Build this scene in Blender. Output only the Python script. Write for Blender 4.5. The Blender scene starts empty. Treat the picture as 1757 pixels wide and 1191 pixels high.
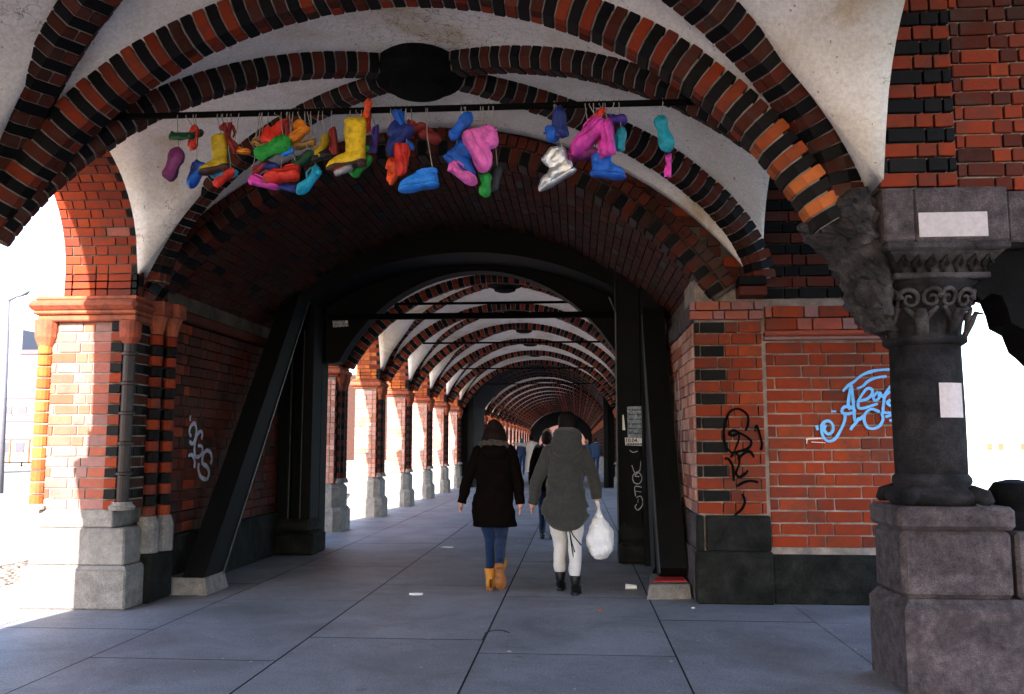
import bpy, bmesh, math, random
import numpy as np
from mathutils import Vector, Matrix, noise
random.seed(7)
R = math.radians
scene = bpy.context.scene
COL = scene.collection

# ------------------------------------------------------------------ camera
W, H, F, EYE = 1757.0, 1191.0, 1500.0, 1.43
YAW, PITCH = R(4.2244), R(6.4471)
cd = Vector((-math.sin(YAW)*math.cos(PITCH), math.cos(YAW)*math.cos(PITCH), math.sin(PITCH)))
cr = Vector((math.cos(YAW), math.sin(YAW), 0)); cu = cr.cross(cd)
cam = bpy.data.cameras.new('camera'); camo = bpy.data.objects.new('camera', cam); COL.objects.link(camo)
camo.matrix_world = Matrix(((cr.x, cu.x, -cd.x, 0), (cr.y, cu.y, -cd.y, 0), (cr.z, cu.z, -cd.z, EYE), (0, 0, 0, 1)))
cam.sensor_width = 36; cam.lens = F/W*36; cam.clip_end = 900; cam.clip_start = 0.05
scene.camera = camo
# ------------------------------------------------------------------ light
SUN_EL = R(31); SUN_DX = 0.145
wd = bpy.data.worlds.new('World'); scene.world = wd; wd.use_nodes = True
nt = wd.node_tree; nt.nodes.clear()
sky = nt.nodes.new('ShaderNodeTexSky'); sky.sky_type = 'NISHITA'; sky.sun_disc = False
sky.sun_elevation = SUN_EL; sky.sun_rotation = math.atan2(-SUN_DX, -1) % (2*math.pi)
sky.air_density = 1.0; sky.dust_density = 1.5; sky.ozone_density = 1.5
bg = nt.nodes.new('ShaderNodeBackground'); bg.inputs[1].default_value = 0.15
wo = nt.nodes.new('ShaderNodeOutputWorld')
nt.links.new(sky.outputs[0], bg.inputs[0]); nt.links.new(bg.outputs[0], wo.inputs[0])
sl = bpy.data.lights.new('sun', 'SUN'); sl.energy = 5.0; sl.angle = R(0.5); sl.color = (1.0, 0.93, 0.82)
so = bpy.data.objects.new('sun', sl); COL.objects.link(so)
sdir = Vector((SUN_DX, 1, -math.tan(SUN_EL)*math.hypot(1, SUN_DX)))
so.rotation_euler = sdir.to_track_quat('-Z', 'Y').to_euler()
so.location = (-6, -20, 20)
vs = scene.view_settings
vs.view_transform = 'Standard'; vs.look = 'None'; vs.gamma = 1; vs.use_curve_mapping = False
vs.exposure = 2.8
scene.cycles.max_bounces = 7; scene.cycles.diffuse_bounces = 4

def ray(px, py):
    v = cr*((px-W/2)/F) - cu*((py-H/2)/F) + cd
    return v/v.y
def at(px, py, Y):
    v = ray(px, py)*Y; return Vector((v.x, v.y, v.z+EYE))
def atX(px, py, X):
    v = ray(px, py); v = v*(X/v.x); return Vector((v.x, v.y, v.z+EYE))
def gd(px, py, z=0):
    v = ray(px, py); v = v*((z-EYE)/v.z); return Vector((v.x, v.y, z))

# ------------------------------------------------------------------ materials
def new_mat(name):
    m = bpy.data.materials.new(name); m.use_nodes = True
    return m, m.node_tree, m.node_tree.nodes['Principled BSDF']
def ramp(nt, src, stops):
    r = nt.nodes.new('ShaderNodeValToRGB'); e = r.color_ramp.elements
    while len(e) < len(stops): e.new(0.5)
    for i, (p, c) in enumerate(stops):
        e[i].position = p; e[i].color = (*c, 1) if len(c) == 3 else c
    nt.links.new(src, r.inputs[0]); return r.outputs[0]
def nz(nt, scale, detail=4, rough=0.6, dist=0, obj=False):
    t = nt.nodes.new('ShaderNodeTexCoord'); n = nt.nodes.new('ShaderNodeTexNoise')
    n.inputs['Scale'].default_value = scale; n.inputs['Detail'].default_value = detail
    n.inputs['Roughness'].default_value = rough; n.inputs['Distortion'].default_value = dist
    if obj:
        nt.links.new(t.outputs['Object'], n.inputs['Vector'])
    else:
        g = nt.nodes.new('ShaderNodeNewGeometry'); nt.links.new(g.outputs['Position'], n.inputs['Vector'])
    return n.outputs[0]
def mix(nt, fac, a, b, mode='MIX'):
    m = nt.nodes.new('ShaderNodeMix'); m.data_type = 'RGBA'; m.blend_type = mode
    for v, i in ((fac, 0), (a, 6), (b, 7)):
        if hasattr(v, 'links') or hasattr(v, 'is_linked'): nt.links.new(v, m.inputs[i])
        elif i == 0: m.inputs[0].default_value = v
        else: m.inputs[i].default_value = (*v, 1)
    return m.outputs[2]
def bump(nt, b, src, strength, dist=0.01):
    n = nt.nodes.new('ShaderNodeBump'); n.inputs['Strength'].default_value = strength; n.inputs['Distance'].default_value = dist
    nt.links.new(src, n.inputs['Height']); nt.links.new(n.outputs[0], b.inputs['Normal'])
def rnd(nt):
    o = nt.nodes.new('ShaderNodeObjectInfo'); g = nt.nodes.new('ShaderNodeNewGeometry')
    a = nt.nodes.new('ShaderNodeMath'); a.operation = 'ADD'
    nt.links.new(o.outputs['Random'], a.inputs[0]); nt.links.new(g.outputs['Random Per Island'], a.inputs[1])
    f = nt.nodes.new('ShaderNodeMath'); f.operation = 'FRACT'; nt.links.new(a.outputs[0], f.inputs[0])
    return f.outputs[0]
def brick_mat(name, cols, rough=0.75, grime=(0.05, 0.03, 0.025), gr=0.45, spec=0.1):
    m, nt, b = new_mat(name)
    n = len(cols)
    c = ramp(nt, rnd(nt), [((i+0.5)/n, x) for i, x in enumerate(cols)])
    f = ramp(nt, nz(nt, 14, 6, 0.7), [(0.42, (0, 0, 0)), (0.75, (gr, gr, gr))])
    c2 = mix(nt, f, c, grime)
    f2 = ramp(nt, nz(nt, 2.6, 7, 0.75, 0.6), [(0.47, (0, 0, 0)), (0.66, (min(gr*1.7, .9),)*3)])
    c3 = mix(nt, f2, c2, grime)
    nt.links.new(c3, b.inputs['Base Color']); b.inputs['Roughness'].default_value = rough
    b.inputs['Specular IOR Level'].default_value = spec
    bump(nt, b, nz(nt, 55, 5, 0.7), 0.7, 0.006)
    return m
def plain_mat(name, col, rough=0.6, var=0.35, scale=8, bumps=0.0, bscale=60, metal=0, spec=0.4, dark=None, coat=0):
    m, nt, b = new_mat(name)
    d = dark or tuple(x*(1-var) for x in col)
    c = ramp(nt, nz(nt, scale, 6, 0.65, obj=False), [(0.35, d), (0.7, col)])
    nt.links.new(c, b.inputs['Base Color']); b.inputs['Roughness'].default_value = rough
    b.inputs['Metallic'].default_value = metal; b.inputs['Specular IOR Level'].default_value = spec
    b.inputs['Coat Weight'].default_value = coat
    if bumps: bump(nt, b, nz(nt, bscale, 5, 0.7), bumps, 0.01)
    return m
M = {}
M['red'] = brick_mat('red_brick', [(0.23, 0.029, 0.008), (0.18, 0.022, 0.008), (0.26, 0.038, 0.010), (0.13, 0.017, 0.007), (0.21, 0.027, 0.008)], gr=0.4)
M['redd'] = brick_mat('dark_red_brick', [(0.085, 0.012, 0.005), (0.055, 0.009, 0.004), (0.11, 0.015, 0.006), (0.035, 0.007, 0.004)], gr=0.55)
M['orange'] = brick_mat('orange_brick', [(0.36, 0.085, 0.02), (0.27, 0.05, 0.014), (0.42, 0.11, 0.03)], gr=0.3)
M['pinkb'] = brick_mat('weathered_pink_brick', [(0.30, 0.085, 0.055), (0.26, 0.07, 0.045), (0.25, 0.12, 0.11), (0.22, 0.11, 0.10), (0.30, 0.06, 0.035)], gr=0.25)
M['pinkl'] = brick_mat('lit_pink_brick', [(0.52, 0.26, 0.20), (0.46, 0.20, 0.15), (0.50, 0.30, 0.26), (0.40, 0.15, 0.10)], gr=0.3)  # paler copy of the pink brick, incoming light put into its colour
M['soot_shade'] = brick_mat('soot_shade_brick', [(0.055, 0.011, 0.005), (0.038, 0.008, 0.004), (0.075, 0.014, 0.006), (0.022, 0.006, 0.004)], gr=0.5)  # passage gloom put into the brick colour; also random dark bricks in ribs
M['black'] = brick_mat('black_glazed_brick', [(0.006, 0.0055, 0.006), (0.010, 0.008, 0.008), (0.004, 0.004, 0.005)], rough=0.5, grime=(0.006, 0.005, 0.005), spec=0.06)
M['terra'] = brick_mat('terracotta', [(0.34, 0.085, 0.042), (0.27, 0.06, 0.032)], gr=0.45)
M['mortar'] = plain_mat('mortar', (0.27, 0.22, 0.19), 0.95, 0.55, 6, 0.5, 90)
M['mortarl'] = plain_mat('pale_mortar', (0.33, 0.265, 0.235), 0.95, 0.6, 7, 0.5, 90)
M['mortard'] = plain_mat('old_mortar', (0.11, 0.085, 0.07), 0.95, 0.7, 5, 0.5, 90)
def stone(name, a, b_, sc=9, bm=0.6, mot=.35):
    m, nt, b = new_mat(name)
    c = ramp(nt, nz(nt, sc, 8, 0.75), [(0.3, a), (0.55, tuple((x+y)/2 for x, y in zip(a, b_))), (0.75, b_)])
    s = ramp(nt, nz(nt, 160, 3, 0.8), [(0.4, (0.55, 0.55, 0.55)), (0.62, (1.15, 1.15, 1.15))])
    c = mix(nt, 1.0, c, s, 'MULTIPLY')
    g = ramp(nt, nz(nt, 3.2, 7, 0.7, 0.8), [(0.38, (mot, mot*.95, mot*.95)), (0.62, (1.15, 1.12, 1.12))])
    c = mix(nt, 0.9, c, g, 'MULTIPLY')
    nt.links.new(c, b.inputs['Base Color']); b.inputs['Roughness'].default_value = 0.9; b.inputs['Specular IOR Level'].default_value = 0.12
    bump(nt, b, nz(nt, 28, 9, 0.8), bm, 0.02)
    return m
M['stone'] = stone('grey_granite', (0.16, 0.15, 0.14), (0.32, 0.295, 0.275), 14, .5, .72)
M['dstone'] = stone('sooty_stone', (0.009, 0.0085, 0.010), (0.06, 0.053, 0.058), 7, 0.9)
M['mstone'] = stone('pedestal_granite', (0.045, 0.038, 0.042), (0.20, 0.155, 0.16), 11, 0.8, .55)
M['dstone3'] = stone('weathered_highlight_stone', (0.02, 0.018, 0.02), (0.17, 0.145, 0.15), 6, 1.0)  # springer stone; on the capital its paler tone paints in highlights
M['gstone'] = stone('dark_granite', (0.008, 0.0085, 0.0075), (0.034, 0.034, 0.029), 7, 0.7)
# plaster with stains, cracks and sooty specks
def plaster():
    m, nt, b = new_mat('vault_plaster')
    base = ramp(nt, nz(nt, 1.3, 6, 0.6, 0.8), [(0.30, (0.52, 0.38, 0.25)), (0.42, (0.70, 0.60, 0.53)), (0.60, (0.80, 0.72, 0.68)), (0.8, (0.66, 0.57, 0.54))])
    fine = ramp(nt, nz(nt, 40, 6, 0.75), [(0.35, (0.78, 0.76, 0.75)), (0.6, (1, 1, 1))])
    c = mix(nt, 1.0, base, fine, 'MULTIPLY')
    # crack network masked by noise
    g = nt.nodes.new('ShaderNodeNewGeometry'); v = nt.nodes.new('ShaderNodeTexVoronoi'); v.feature = 'DISTANCE_TO_EDGE'
    v.inputs['Scale'].default_value = 9
    w = nt.nodes.new('ShaderNodeTexNoise'); w.inputs['Scale'].default_value = 5; w.inputs['Detail'].default_value = 5
    nt.links.new(g.outputs['Position'], w.inputs['Vector'])
    va = nt.nodes.new('ShaderNodeVectorMath'); va.operation = 'MULTIPLY_ADD'
    nt.links.new(w.outputs['Color'], va.inputs[0]); va.inputs[1].default_value = (0.35, 0.35, 0.35); nt.links.new(g.outputs['Position'], va.inputs[2])
    nt.links.new(va.outputs[0], v.inputs['Vector'])
    ck = ramp(nt, v.outputs['Distance'], [(0.0, (1, 1, 1)), (0.028, (0, 0, 0))])
    mk = ramp(nt, nz(nt, 1.8, 3, 0.6), [(0.56, (0, 0, 0)), (0.66, (0.9, 0.9, 0.9))])
    vd = nt.nodes.new('ShaderNodeVectorMath'); vd.operation = 'DISTANCE'; vd.inputs[1].default_value = (-1.05, 6.35, 4.5)
    nt.links.new(g.outputs['Position'], vd.inputs[0])
    near = ramp(nt, vd.outputs['Value'], [(0.25, (1, 1, 1)), (0.95, (0, 0, 0))])
    mk = mix(nt, 1.0, mk, near, 'ADD')
    f = mix(nt, 1.0, ck, mk, 'MULTIPLY')
    c = mix(nt, f, c, (0.05, 0.04, 0.035))
    sp = ramp(nt, nz(nt, 24, 2, 0.5), [(0.0, (0.7, 0.7, 0.7)), (0.275, (0.6, .6, .6)), (0.29, (0, 0, 0))])
    c = mix(nt, sp, c, (0.06, 0.05, 0.045))
    nt.links.new(c, b.inputs['Base Color']); b.inputs['Roughness'].default_value = 0.9
    bump(nt, b, nz(nt, 30, 6, 0.7), 0.35, 0.01)
    return m
M['plaster'] = plaster()
def slabmat():
    m, nt, b = new_mat('paving_granite')
    r = ramp(nt, rnd(nt), [(0.1, (0.215, 0.213, 0.24)), (0.5, (0.245, 0.243, 0.268)), (0.9, (0.19, 0.188, 0.213))])
    s = ramp(nt, nz(nt, 70, 5, 0.95), [(0.40, (0.5, 0.5, 0.5)), (0.60, (1.35, 1.35, 1.35))])
    c = mix(nt, 1.0, r, s, 'MULTIPLY')
    g = ramp(nt, nz(nt, 1.2, 6, 0.7, 0.5), [(0.32, (0.62, 0.6, 0.58)), (0.62, (1.05, 1.05, 1.05))])
    c = mix(nt, 1.0, c, g, 'MULTIPLY')
    d = ramp(nt, nz(nt, 9, 4, 0.6), [(0.0, (0.8, 0.8, 0.8)), (0.30, (0.5, 0.5, 0.5)), (0.33, (0, 0, 0))])
    c = mix(nt, d, c, (0.05, 0.045, 0.045))
    d2 = ramp(nt, nz(nt, 3.1, 8, 0.75, 1.5), [(0.52, (0, 0, 0)), (0.70, (0.45, 0.45, 0.45))])
    c = mix(nt, d2, c, (0.075, 0.075, 0.085))
    d3 = ramp(nt, nz(nt, 14, 2, 0.4), [(0.745, (0, 0, 0)), (0.76, (0.7, 0.7, 0.7))])
    c = mix(nt, d3, c, (0.42, 0.42, 0.44))
    nt.links.new(c, b.inputs['Base Color']); b.inputs['Roughness'].default_value = 0.62; b.inputs['Specular IOR Level'].default_value = 0.4
    bump(nt, b, nz(nt, 120, 6, 0.8), 0.3, 0.003)
    return m
M['slab'] = slabmat()
M['joint'] = plain_mat('joint_dirt', (0.03, 0.027, 0.025), 0.95, 0.5, 20)
M['asphalt'] = plain_mat('asphalt', (0.22, 0.21, 0.19), 0.9, 0.4, 3, 0.3, 150)
M['cobble'] = plain_mat('cobble', (0.20, 0.16, 0.13), 0.85, 0.5, 20, 0.3)
M['pave2'] = plain_mat('sidewalk', (0.42, 0.38, 0.33), 0.9, 0.3, 5, 0.3, 80)
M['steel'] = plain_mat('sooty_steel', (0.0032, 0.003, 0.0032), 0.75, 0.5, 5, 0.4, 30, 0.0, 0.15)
M['edge'] = plain_mat('edge_highlight_steel', (0.07, 0.08, 0.09), 0.5, 0.6, 9, 0.2, 30, 0.3, 0.5)  # pale colour painting highlights along strut edges; also the thin post lines
M['iron'] = plain_mat('tie_rod_iron', (0.004, 0.0035, 0.0035), 0.8, 0.4, 9, 0.2, 30, 0, 0.03)
M['paper'] = plain_mat('paper', (0.68, 0.66, 0.66), 0.8, 0.12, 25)
M['poster'] = plain_mat('weathered_poster', (0.30, 0.36, 0.44), 0.7, 0.75, 22)
M['print'] = plain_mat('black_print', (0.02, 0.02, 0.025), 0.7, 0.1)
M['sticker_y'] = plain_mat('yellow_sticker', (0.5, 0.42, 0.03), 0.6, 0.1)
M['sticker_b'] = plain_mat('blue_sticker', (0.03, 0.06, 0.35), 0.6, 0.1)
M['gblue'] = plain_mat('blue_spray_paint', (0.13, 0.42, 0.82), 0.6, 0.2, 30)
M['gwhite'] = plain_mat('white_spray_paint', (0.42, 0.42, 0.50), 0.6, 0.5, 12)
M['gblack'] = plain_mat('black_spray_paint', (0.003, 0.003, 0.003), 0.9, 0.2, 30, 0, 60, 0, 0.02)
M['gpink'] = plain_mat('pale_pink_paint', (0.75, 0.5, 0.5), 0.6, 0.2, 30)
M['redpaint'] = plain_mat('red_paint', (0.62, 0.03, 0.03), 0.65, 0.4, 25, 0.2)
M['patch'] = plain_mat('pale_paint_patch', (0.50, 0.42, 0.43), 0.85, 0.2, 30, 0.3, 80)
M['facade'] = plain_mat('pale_render', (0.14, 0.125, 0.12), 0.9, 0.1, 1)
M['glass'] = plain_mat('window_glass', (0.05, 0.05, 0.07), 0.15, 0.2)
M['roofm'] = plain_mat('roof_felt', (0.10, 0.06, 0.07), 0.9, 0.2)
M['lampm'] = plain_mat('galvanised_pole', (0.10, 0.095, 0.12), 0.5, 0.2)
M['water'] = plain_mat('river_water', (0.05, 0.07, 0.08), 0.12, 0.3, 0.5, 0.3, 3)
M['earth'] = plain_mat('ground', (0.40, 0.36, 0.30), 0.95, 0.3, 1)

# ------------------------------------------------------------------ object helpers
def link(o): COL.objects.link(o); return o
def meta(o, label=None, cat=None, group=None, kind=None):
    if label: o['label'] = label
    if cat: o['category'] = cat
    if group: o['group'] = group
    if kind: o['kind'] = kind
    return o
def thing(name, loc, label, cat, group=None):
    o = link(bpy.data.objects.new(name, None)); o.location = loc; o.empty_display_size = 0.1
    return meta(o, label, cat, group)
def setparent(o, p):
    if p is None: return
    o.parent = p
    if p.parent is None and p.type == 'EMPTY':
        o.matrix_parent_inverse = Matrix.Translation(-Vector(p.location))
def obj(name, me, parent=None, kind=None, label=None):
    o = link(bpy.data.objects.new(name, me)); setparent(o, parent)
    if kind: o['kind'] = kind
    if label: o['label'] = label
    return o
def mesh(name, v, f, mat, smooth=False):
    me = bpy.data.meshes.new(name); me.from_pydata([tuple(x) for x in v], [], f)
    for m in (mat if isinstance(mat, (list, tuple)) else [mat]): me.materials.append(m)
    if smooth: me.polygons.foreach_set('use_smooth', [True]*len(me.polygons))
    me.update(); return me
class Acc:
    """collects plain shapes into one mesh"""
    def __init__(s): s.v = []; s.f = []; s.mi = []
    def add(s, v, f, mi=0, mtx=None):
        o = len(s.v)
        s.v += [tuple(mtx @ Vector(x)) for x in v] if mtx is not None else [tuple(x) for x in v]
        s.f += [tuple(i+o for i in q) for q in f]; s.mi += [mi]*len(f); return s
    def box(s, lo, hi, mi=0, ch=0.0):
        x0, y0, z0 = lo; x1, y1, z1 = hi
        if ch <= 0:
            return s.add([(x0,y0,z0),(x1,y0,z0),(x1,y1,z0),(x0,y1,z0),(x0,y0,z1),(x1,y0,z1),(x1,y1,z1),(x0,y1,z1)],
                  [(0,3,2,1),(4,5,6,7),(0,1,5,4),(1,2,6,5),(2,3,7,6),(3,0,4,7)], mi)
        c = Vector(((x0+x1)/2, (y0+y1)/2, (z0+z1)/2))
        v, f = bevbox((x1-x0)/2, (y1-y0)/2, (z1-z0)/2, ch)
        return s.add([Vector(q)+c for q in v], f, mi)
    def prism(s, poly, z0, z1, mi=0, top=None):
        n = len(poly); t = top or poly
        return s.add([(x, y, z0) for x, y in poly]+[(x, y, z1) for x, y in t],
              [tuple(range(n))[::-1], tuple(range(n, 2*n))]+[(i, (i+1) % n, n+(i+1) % n, n+i) for i in range(n)], mi)
    def lathe(s, prof, c, seg=20, mi=0):
        n = len(prof); v = []; f = []
        for r_, z in prof:
            for k in range(seg):
                a = 2*math.pi*k/seg; v.append((c[0]+r_*math.cos(a), c[1]+r_*math.sin(a), c[2]+z))
        for j in range(n-1):
            for k in range(seg):
                f.append((j*seg+k, j*seg+(k+1) % seg, (j+1)*seg+(k+1) % seg, (j+1)*seg+k))
        f.append(tuple(range(seg))[::-1]); f.append(tuple((n-1)*seg+k for k in range(seg)))
        return s.add(v, f, mi)
    def tube(s, pts, rad, seg=8, mi=0, flat=1.0):
        pts = [Vector(p) for p in pts]; n = len(pts); v = []; f = []
        rr = rad if isinstance(rad, (list, tuple)) else [rad]*n
        up = Vector((0.03, 0.02, 1)).normalized(); pa = None
        for i in range(n):
            t = (pts[min(i+1, n-1)]-pts[max(i-1, 0)])
            t = t.normalized() if t.length > 1e-9 else Vector((0, 0, 1))
            a = t.cross(up) if pa is None else pa - t*pa.dot(t)
            if a.length < 1e-3: a = t.cross(Vector((1, 0, 0)))
            a.normalize(); b = t.cross(a); pa = a
            for k in range(seg):
                q = 2*math.pi*k/seg; v.append(pts[i]+a*(rr[i]*math.cos(q))+b*(rr[i]*flat*math.sin(q)))
        for i in range(n-1):
            for k in range(seg): f.append((i*seg+k, i*seg+(k+1) % seg, (i+1)*seg+(k+1) % seg, (i+1)*seg+k))
        f.append(tuple(range(seg))[::-1]); f.append(tuple((n-1)*seg+k for k in range(seg)))
        return s.add(v, f, mi)
    def bar(s, a, b, w, d, mi=0, side=Vector((0, 1, 0))):
        a = Vector(a); b = Vector(b); t = (b-a).normalized(); q = side-t*side.dot(t); q.normalize(); p = t.cross(q)
        v = [a+p*(w/2*i)+q*(d/2*j) for i, j in ((-1,-1),(1,-1),(1,1),(-1,1))]+[b+p*(w/2*i)+q*(d/2*j) for i, j in ((-1,-1),(1,-1),(1,1),(-1,1))]
        return s.add(v, [(0,3,2,1),(4,5,6,7),(0,1,5,4),(1,2,6,5),(2,3,7,6),(3,0,4,7)], mi)
    def mesh(s, name, mats, smooth=False, weld=False):
        me = mesh(name, s.v, s.f, mats, smooth)
        me.polygons.foreach_set('material_index', s.mi)
        bm = bmesh.new(); bm.from_mesh(me)
        if weld: bmesh.ops.remove_doubles(bm, verts=bm.verts, dist=1e-5)
        bmesh.ops.recalc_face_normals(bm, faces=bm.faces); bm.to_mesh(me); bm.free()
        return me
    def build(s, name, mats, parent=None, smooth=False, kind=None, label=None):
        return obj(name, s.mesh(name, mats, smooth), parent, kind, label)
def bevbox(a, b, c, ch):
    """24 vertex box, half sizes a b c, chamfer ch"""
    v = []; idx = {}
    for sx in (-1, 1):
        for sy in (-1, 1):
            for sz in (-1, 1):
                for k in range(3):
                    p = [sx*a, sy*b, sz*c]
                    for j in range(3):
                        if j != k: p[j] -= (sx, sy, sz)[j]*ch
                    idx[(sx, sy, sz, k)] = len(v); v.append(tuple(p))
    f = []
    for k in range(3):
        o1, o2 = [(1, 2), (0, 2), (0, 1)][k]
        for s in (-1, 1):
            q = []
            for u, w in ((-1, -1), (1, -1), (1, 1), (-1, 1)):
                t = [0, 0, 0]; t[k] = s; t[o1] = u; t[o2] = w; q.append(idx[(*t, k)])
            f.append(tuple(q))
    for k in range(3):           # edges parallel to axis k
        o1, o2 = [(1, 2), (0, 2), (0, 1)][k]
        for u in (-1, 1):
            for w in (-1, 1):
                q = []
                for e, fc in ((-1, o1), (1, o1), (1, o2), (-1, o2)):
                    t = [0, 0, 0]; t[k] = e; t[o1] = u; t[o2] = w; q.append(idx[(*t, fc)])
                f.append(tuple(q))
    for sx in (-1, 1):
        for sy in (-1, 1):
            for sz in (-1, 1): f.append(tuple(idx[(sx, sy, sz, k)] for k in range(3)))
    return v, f
UB = {}
def unit_brick(key, ch=0.055, n=6):
    """a few slightly different bricks of size 1x1x1 for each material"""
    if key not in UB:
        UB[key] = []
        for k in range(n):
            v, f = bevbox(0.5, 0.5, 0.5, ch)
            rr = random.Random(k*7+1)
            v = [(math.copysign(.5-.024, x) if abs(x) < .499 else x, y, z) for x, y, z in v]
            v = [(x+rr.uniform(-.010, .010), y+rr.uniform(-.012, .012), z+rr.uniform(-.035, .035)) for x, y, z in v]
            a = Acc().add(v, f); UB[key].append(a.mesh('brick', [M[key]]))
    return random.choice(UB[key])
def put(me, mtx, parent, name='brick'):
    o = bpy.data.objects.new(name, me); COL.objects.link(o); setparent(o, parent); o.matrix_basis = mtx
    return o
def slab_mesh(v, f, name='paving_slab'):
    me = Acc().add(v, f).mesh(name, [M['slab'], M['joint']])
    for p in me.polygons:
        if p.normal.z < .95: p.material_index = 1
    return me
class Stuff:
    """many pieces joined into one mesh, keyed by material"""
    def __init__(s): s.a = Acc(); s.keys = []
    def add(s, key, me, mtx):
        if key not in s.keys: s.keys.append(key)
        s.a.add([v.co for v in me.vertices], [tuple(p.vertices) for p in me.polygons], s.keys.index(key), mtx)
    def build(s, name, parent, label=None):
        if s.a.v: return s.a.build(name, [M[k] for k in s.keys], parent, kind='stuff', label=label)
def frame(x, y, z, o): return Matrix(((x[0], y[0], z[0], o[0]), (x[1], y[1], z[1], o[1]), (x[2], y[2], z[2], o[2]), (0, 0, 0, 1)))
def brick_wall(parent, O, U, N, L, z0, z1, row, blen, pattern, mask=None, gap=0.012, depth=0.05, limit=300, stuff_name='brickwork', flem=True, jitter=0.003):
    """pieces laid course by course on a wall plane; O base point, U along, N outward"""
    O = Vector(O); U = Vector(U).normalized(); N = Vector(N).normalized(); V = Vector((0, 0, 1))
    nrow = max(1, round((z1-z0)/row)); row = (z1-z0)/nrow; cnt = 0; st = Stuff()
    for r_ in range(nrow):
        u = 0.0; k = r_ % 2; first = True
        while u < L-0.02:
            ln = blen if (k % 2 == 0 or not flem) else blen*0.5
            if first and r_ % 2: ln = blen*(0.25 if flem else 0.5)+ (blen*0.0)
            first = False
            ln *= random.uniform(0.95, 1.05); ln = min(ln, L-u)
            if L-u-ln < 0.04: ln = L-u
            uc, zc = u+ln/2, z0+(r_+.5)*row
            u += ln; k += 1
            if mask and not mask(uc, zc, ln): continue
            key = pattern(r_, uc, L, ln)
            if key is None: continue
            m = frame(U*(ln-gap), N*depth, V*(row-gap), O+U*uc+V*(zc-O.z)+N*(-depth/2+random.uniform(-jitter, jitter)))
            me = unit_brick(key)
            if cnt < limit: put(me, m, parent)
            else: st.add(key, me, m)
            cnt += 1
    st.build(stuff_name, parent)
def resample(f, n=400):
    """arc-length table of a curve f(t), t in 0..1"""
    p = [Vector(f(i/n)) for i in range(n+1)]; s = [0]
    for i in range(n): s.append(s[-1]+(p[i+1]-p[i]).length)
    def g(d):
        d = min(max(d, 0), s[-1]); k = min(int(np.searchsorted(s, d)), n); k = max(k, 1)
        w = (d-s[k-1])/max(s[k]-s[k-1], 1e-9); return p[k-1].lerp(p[k], w)
    return g, s[-1]
VM = {}
def voussoir(key, w, d, part):
    """unit-length wedge of a rib: cross-section w wide, d deep with chamfered lower edges; part F full, L / R half"""
    kk = (key, round(w, 3), round(d, 3), part)
    if kk not in VM:
        sec = [(-w/2, 0.07), (-w/2, -d*.45), (-w*.28, -d), (w*.28, -d), (w/2, -d*.45), (w/2, 0.07)]
        if part == 'L': sec = [(-w/2, 0.07), (-w/2, -d*.45), (-w*.28, -d), (-0.006, -d), (-0.006, 0.07)]
        if part == 'R': sec = [(0.006, 0.07), (0.006, -d), (w*.28, -d), (w/2, -d*.45), (w/2, 0.07)]
        n = len(sec); v = []
        cx_ = sum(p[0] for p in sec)/n; cz_ = sum(p[1] for p in sec)/n
        for y, s in ((-.5, .93), (-.42, 1), (.42, 1), (.5, .93)):
            v += [(cx_+(x-cx_)*s, y, cz_+(z-cz_)*s) for x, z in sec]
        f = [tuple(range(n)), tuple(range(3*n, 4*n))[::-1]]
        for j in range(3): f += [(j*n+i, j*n+(i+1) % n, (j+1)*n+(i+1) % n, (j+1)*n+i) for i in range(n)]
        VM[kk] = Acc().add(v, f).mesh('brick', [M[key]])
    return VM[kk]
def rib(parent, f, w=0.24, d=0.13, pitch=0.092, red='redd', joined=False, name='brickwork', mortar='mortar', flat_side=None, start=0, tail=0):
    """alternate red and black voussoirs laid along the curve f"""
    g, L = resample(f); n = max(3, round(L/pitch)); p = L/n; st = Stuff()
    # mortar core
    pts = [g(L*i/48) for i in range(49)]
    v = []; fc = []
    for i, c in enumerate(pts):
        t = (pts[min(i+1, 48)]-pts[max(i-1, 0)]).normalized()
        S = flat_side or t.cross(Vector((0, 0, 1))).normalized(); Nn = S.cross(t)
        k = 0.93
        for a, b in ((-w/2*k, .015), (-w/2*k, -d*.43), (-w*.27, -d*.94), (w*.27, -d*.94), (w/2*k, -d*.43), (w/2*k, .015)):
            v.append(c+S*a+Nn*b)
    for i in range(48):
        for k in range(6): fc.append((i*6+k, i*6+(k+1) % 6, (i+1)*6+(k+1) % 6, (i+1)*6+k))
    Acc().add(v, fc).build('mortar', [M[mortar]], parent)
    for i in range(n):
        a, b = g(i*p), g((i+1)*p); t = (b-a).normalized()
        S = flat_side or t.cross(Vector((0, 0, 1))).normalized(); Nn = S.cross(t); c = (a+b)/2
        jit = random.uniform(-.005, .005)
        S = (S+t*random.uniform(-.011, .011)).normalized(); mt = frame(S, t*(p-0.012), Nn, c+Nn*jit)
        if (i+start) % 2: keys = [('black', 'F')]
        else:
            alt = {'red': 'redd', 'redd': 'soot_shade'}.get(red, red)
            keys = [(red if random.random() < .62 else alt, 'L'), (red if random.random() < .62 else alt, 'R')]
        if tail and i >= n-tail: keys = [('orange' if k_ != 'black' else k_, p_) for k_, p_ in keys]
        for key, part in keys:
            me = voussoir(key, w, d, part)
            if joined: st.add(key, me, mt)
            else: put(me, frame(S, t*(p-0.012), Nn, c+Nn*(jit+random.uniform(-.003, .003))), parent)
    st.build(name, parent)
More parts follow.
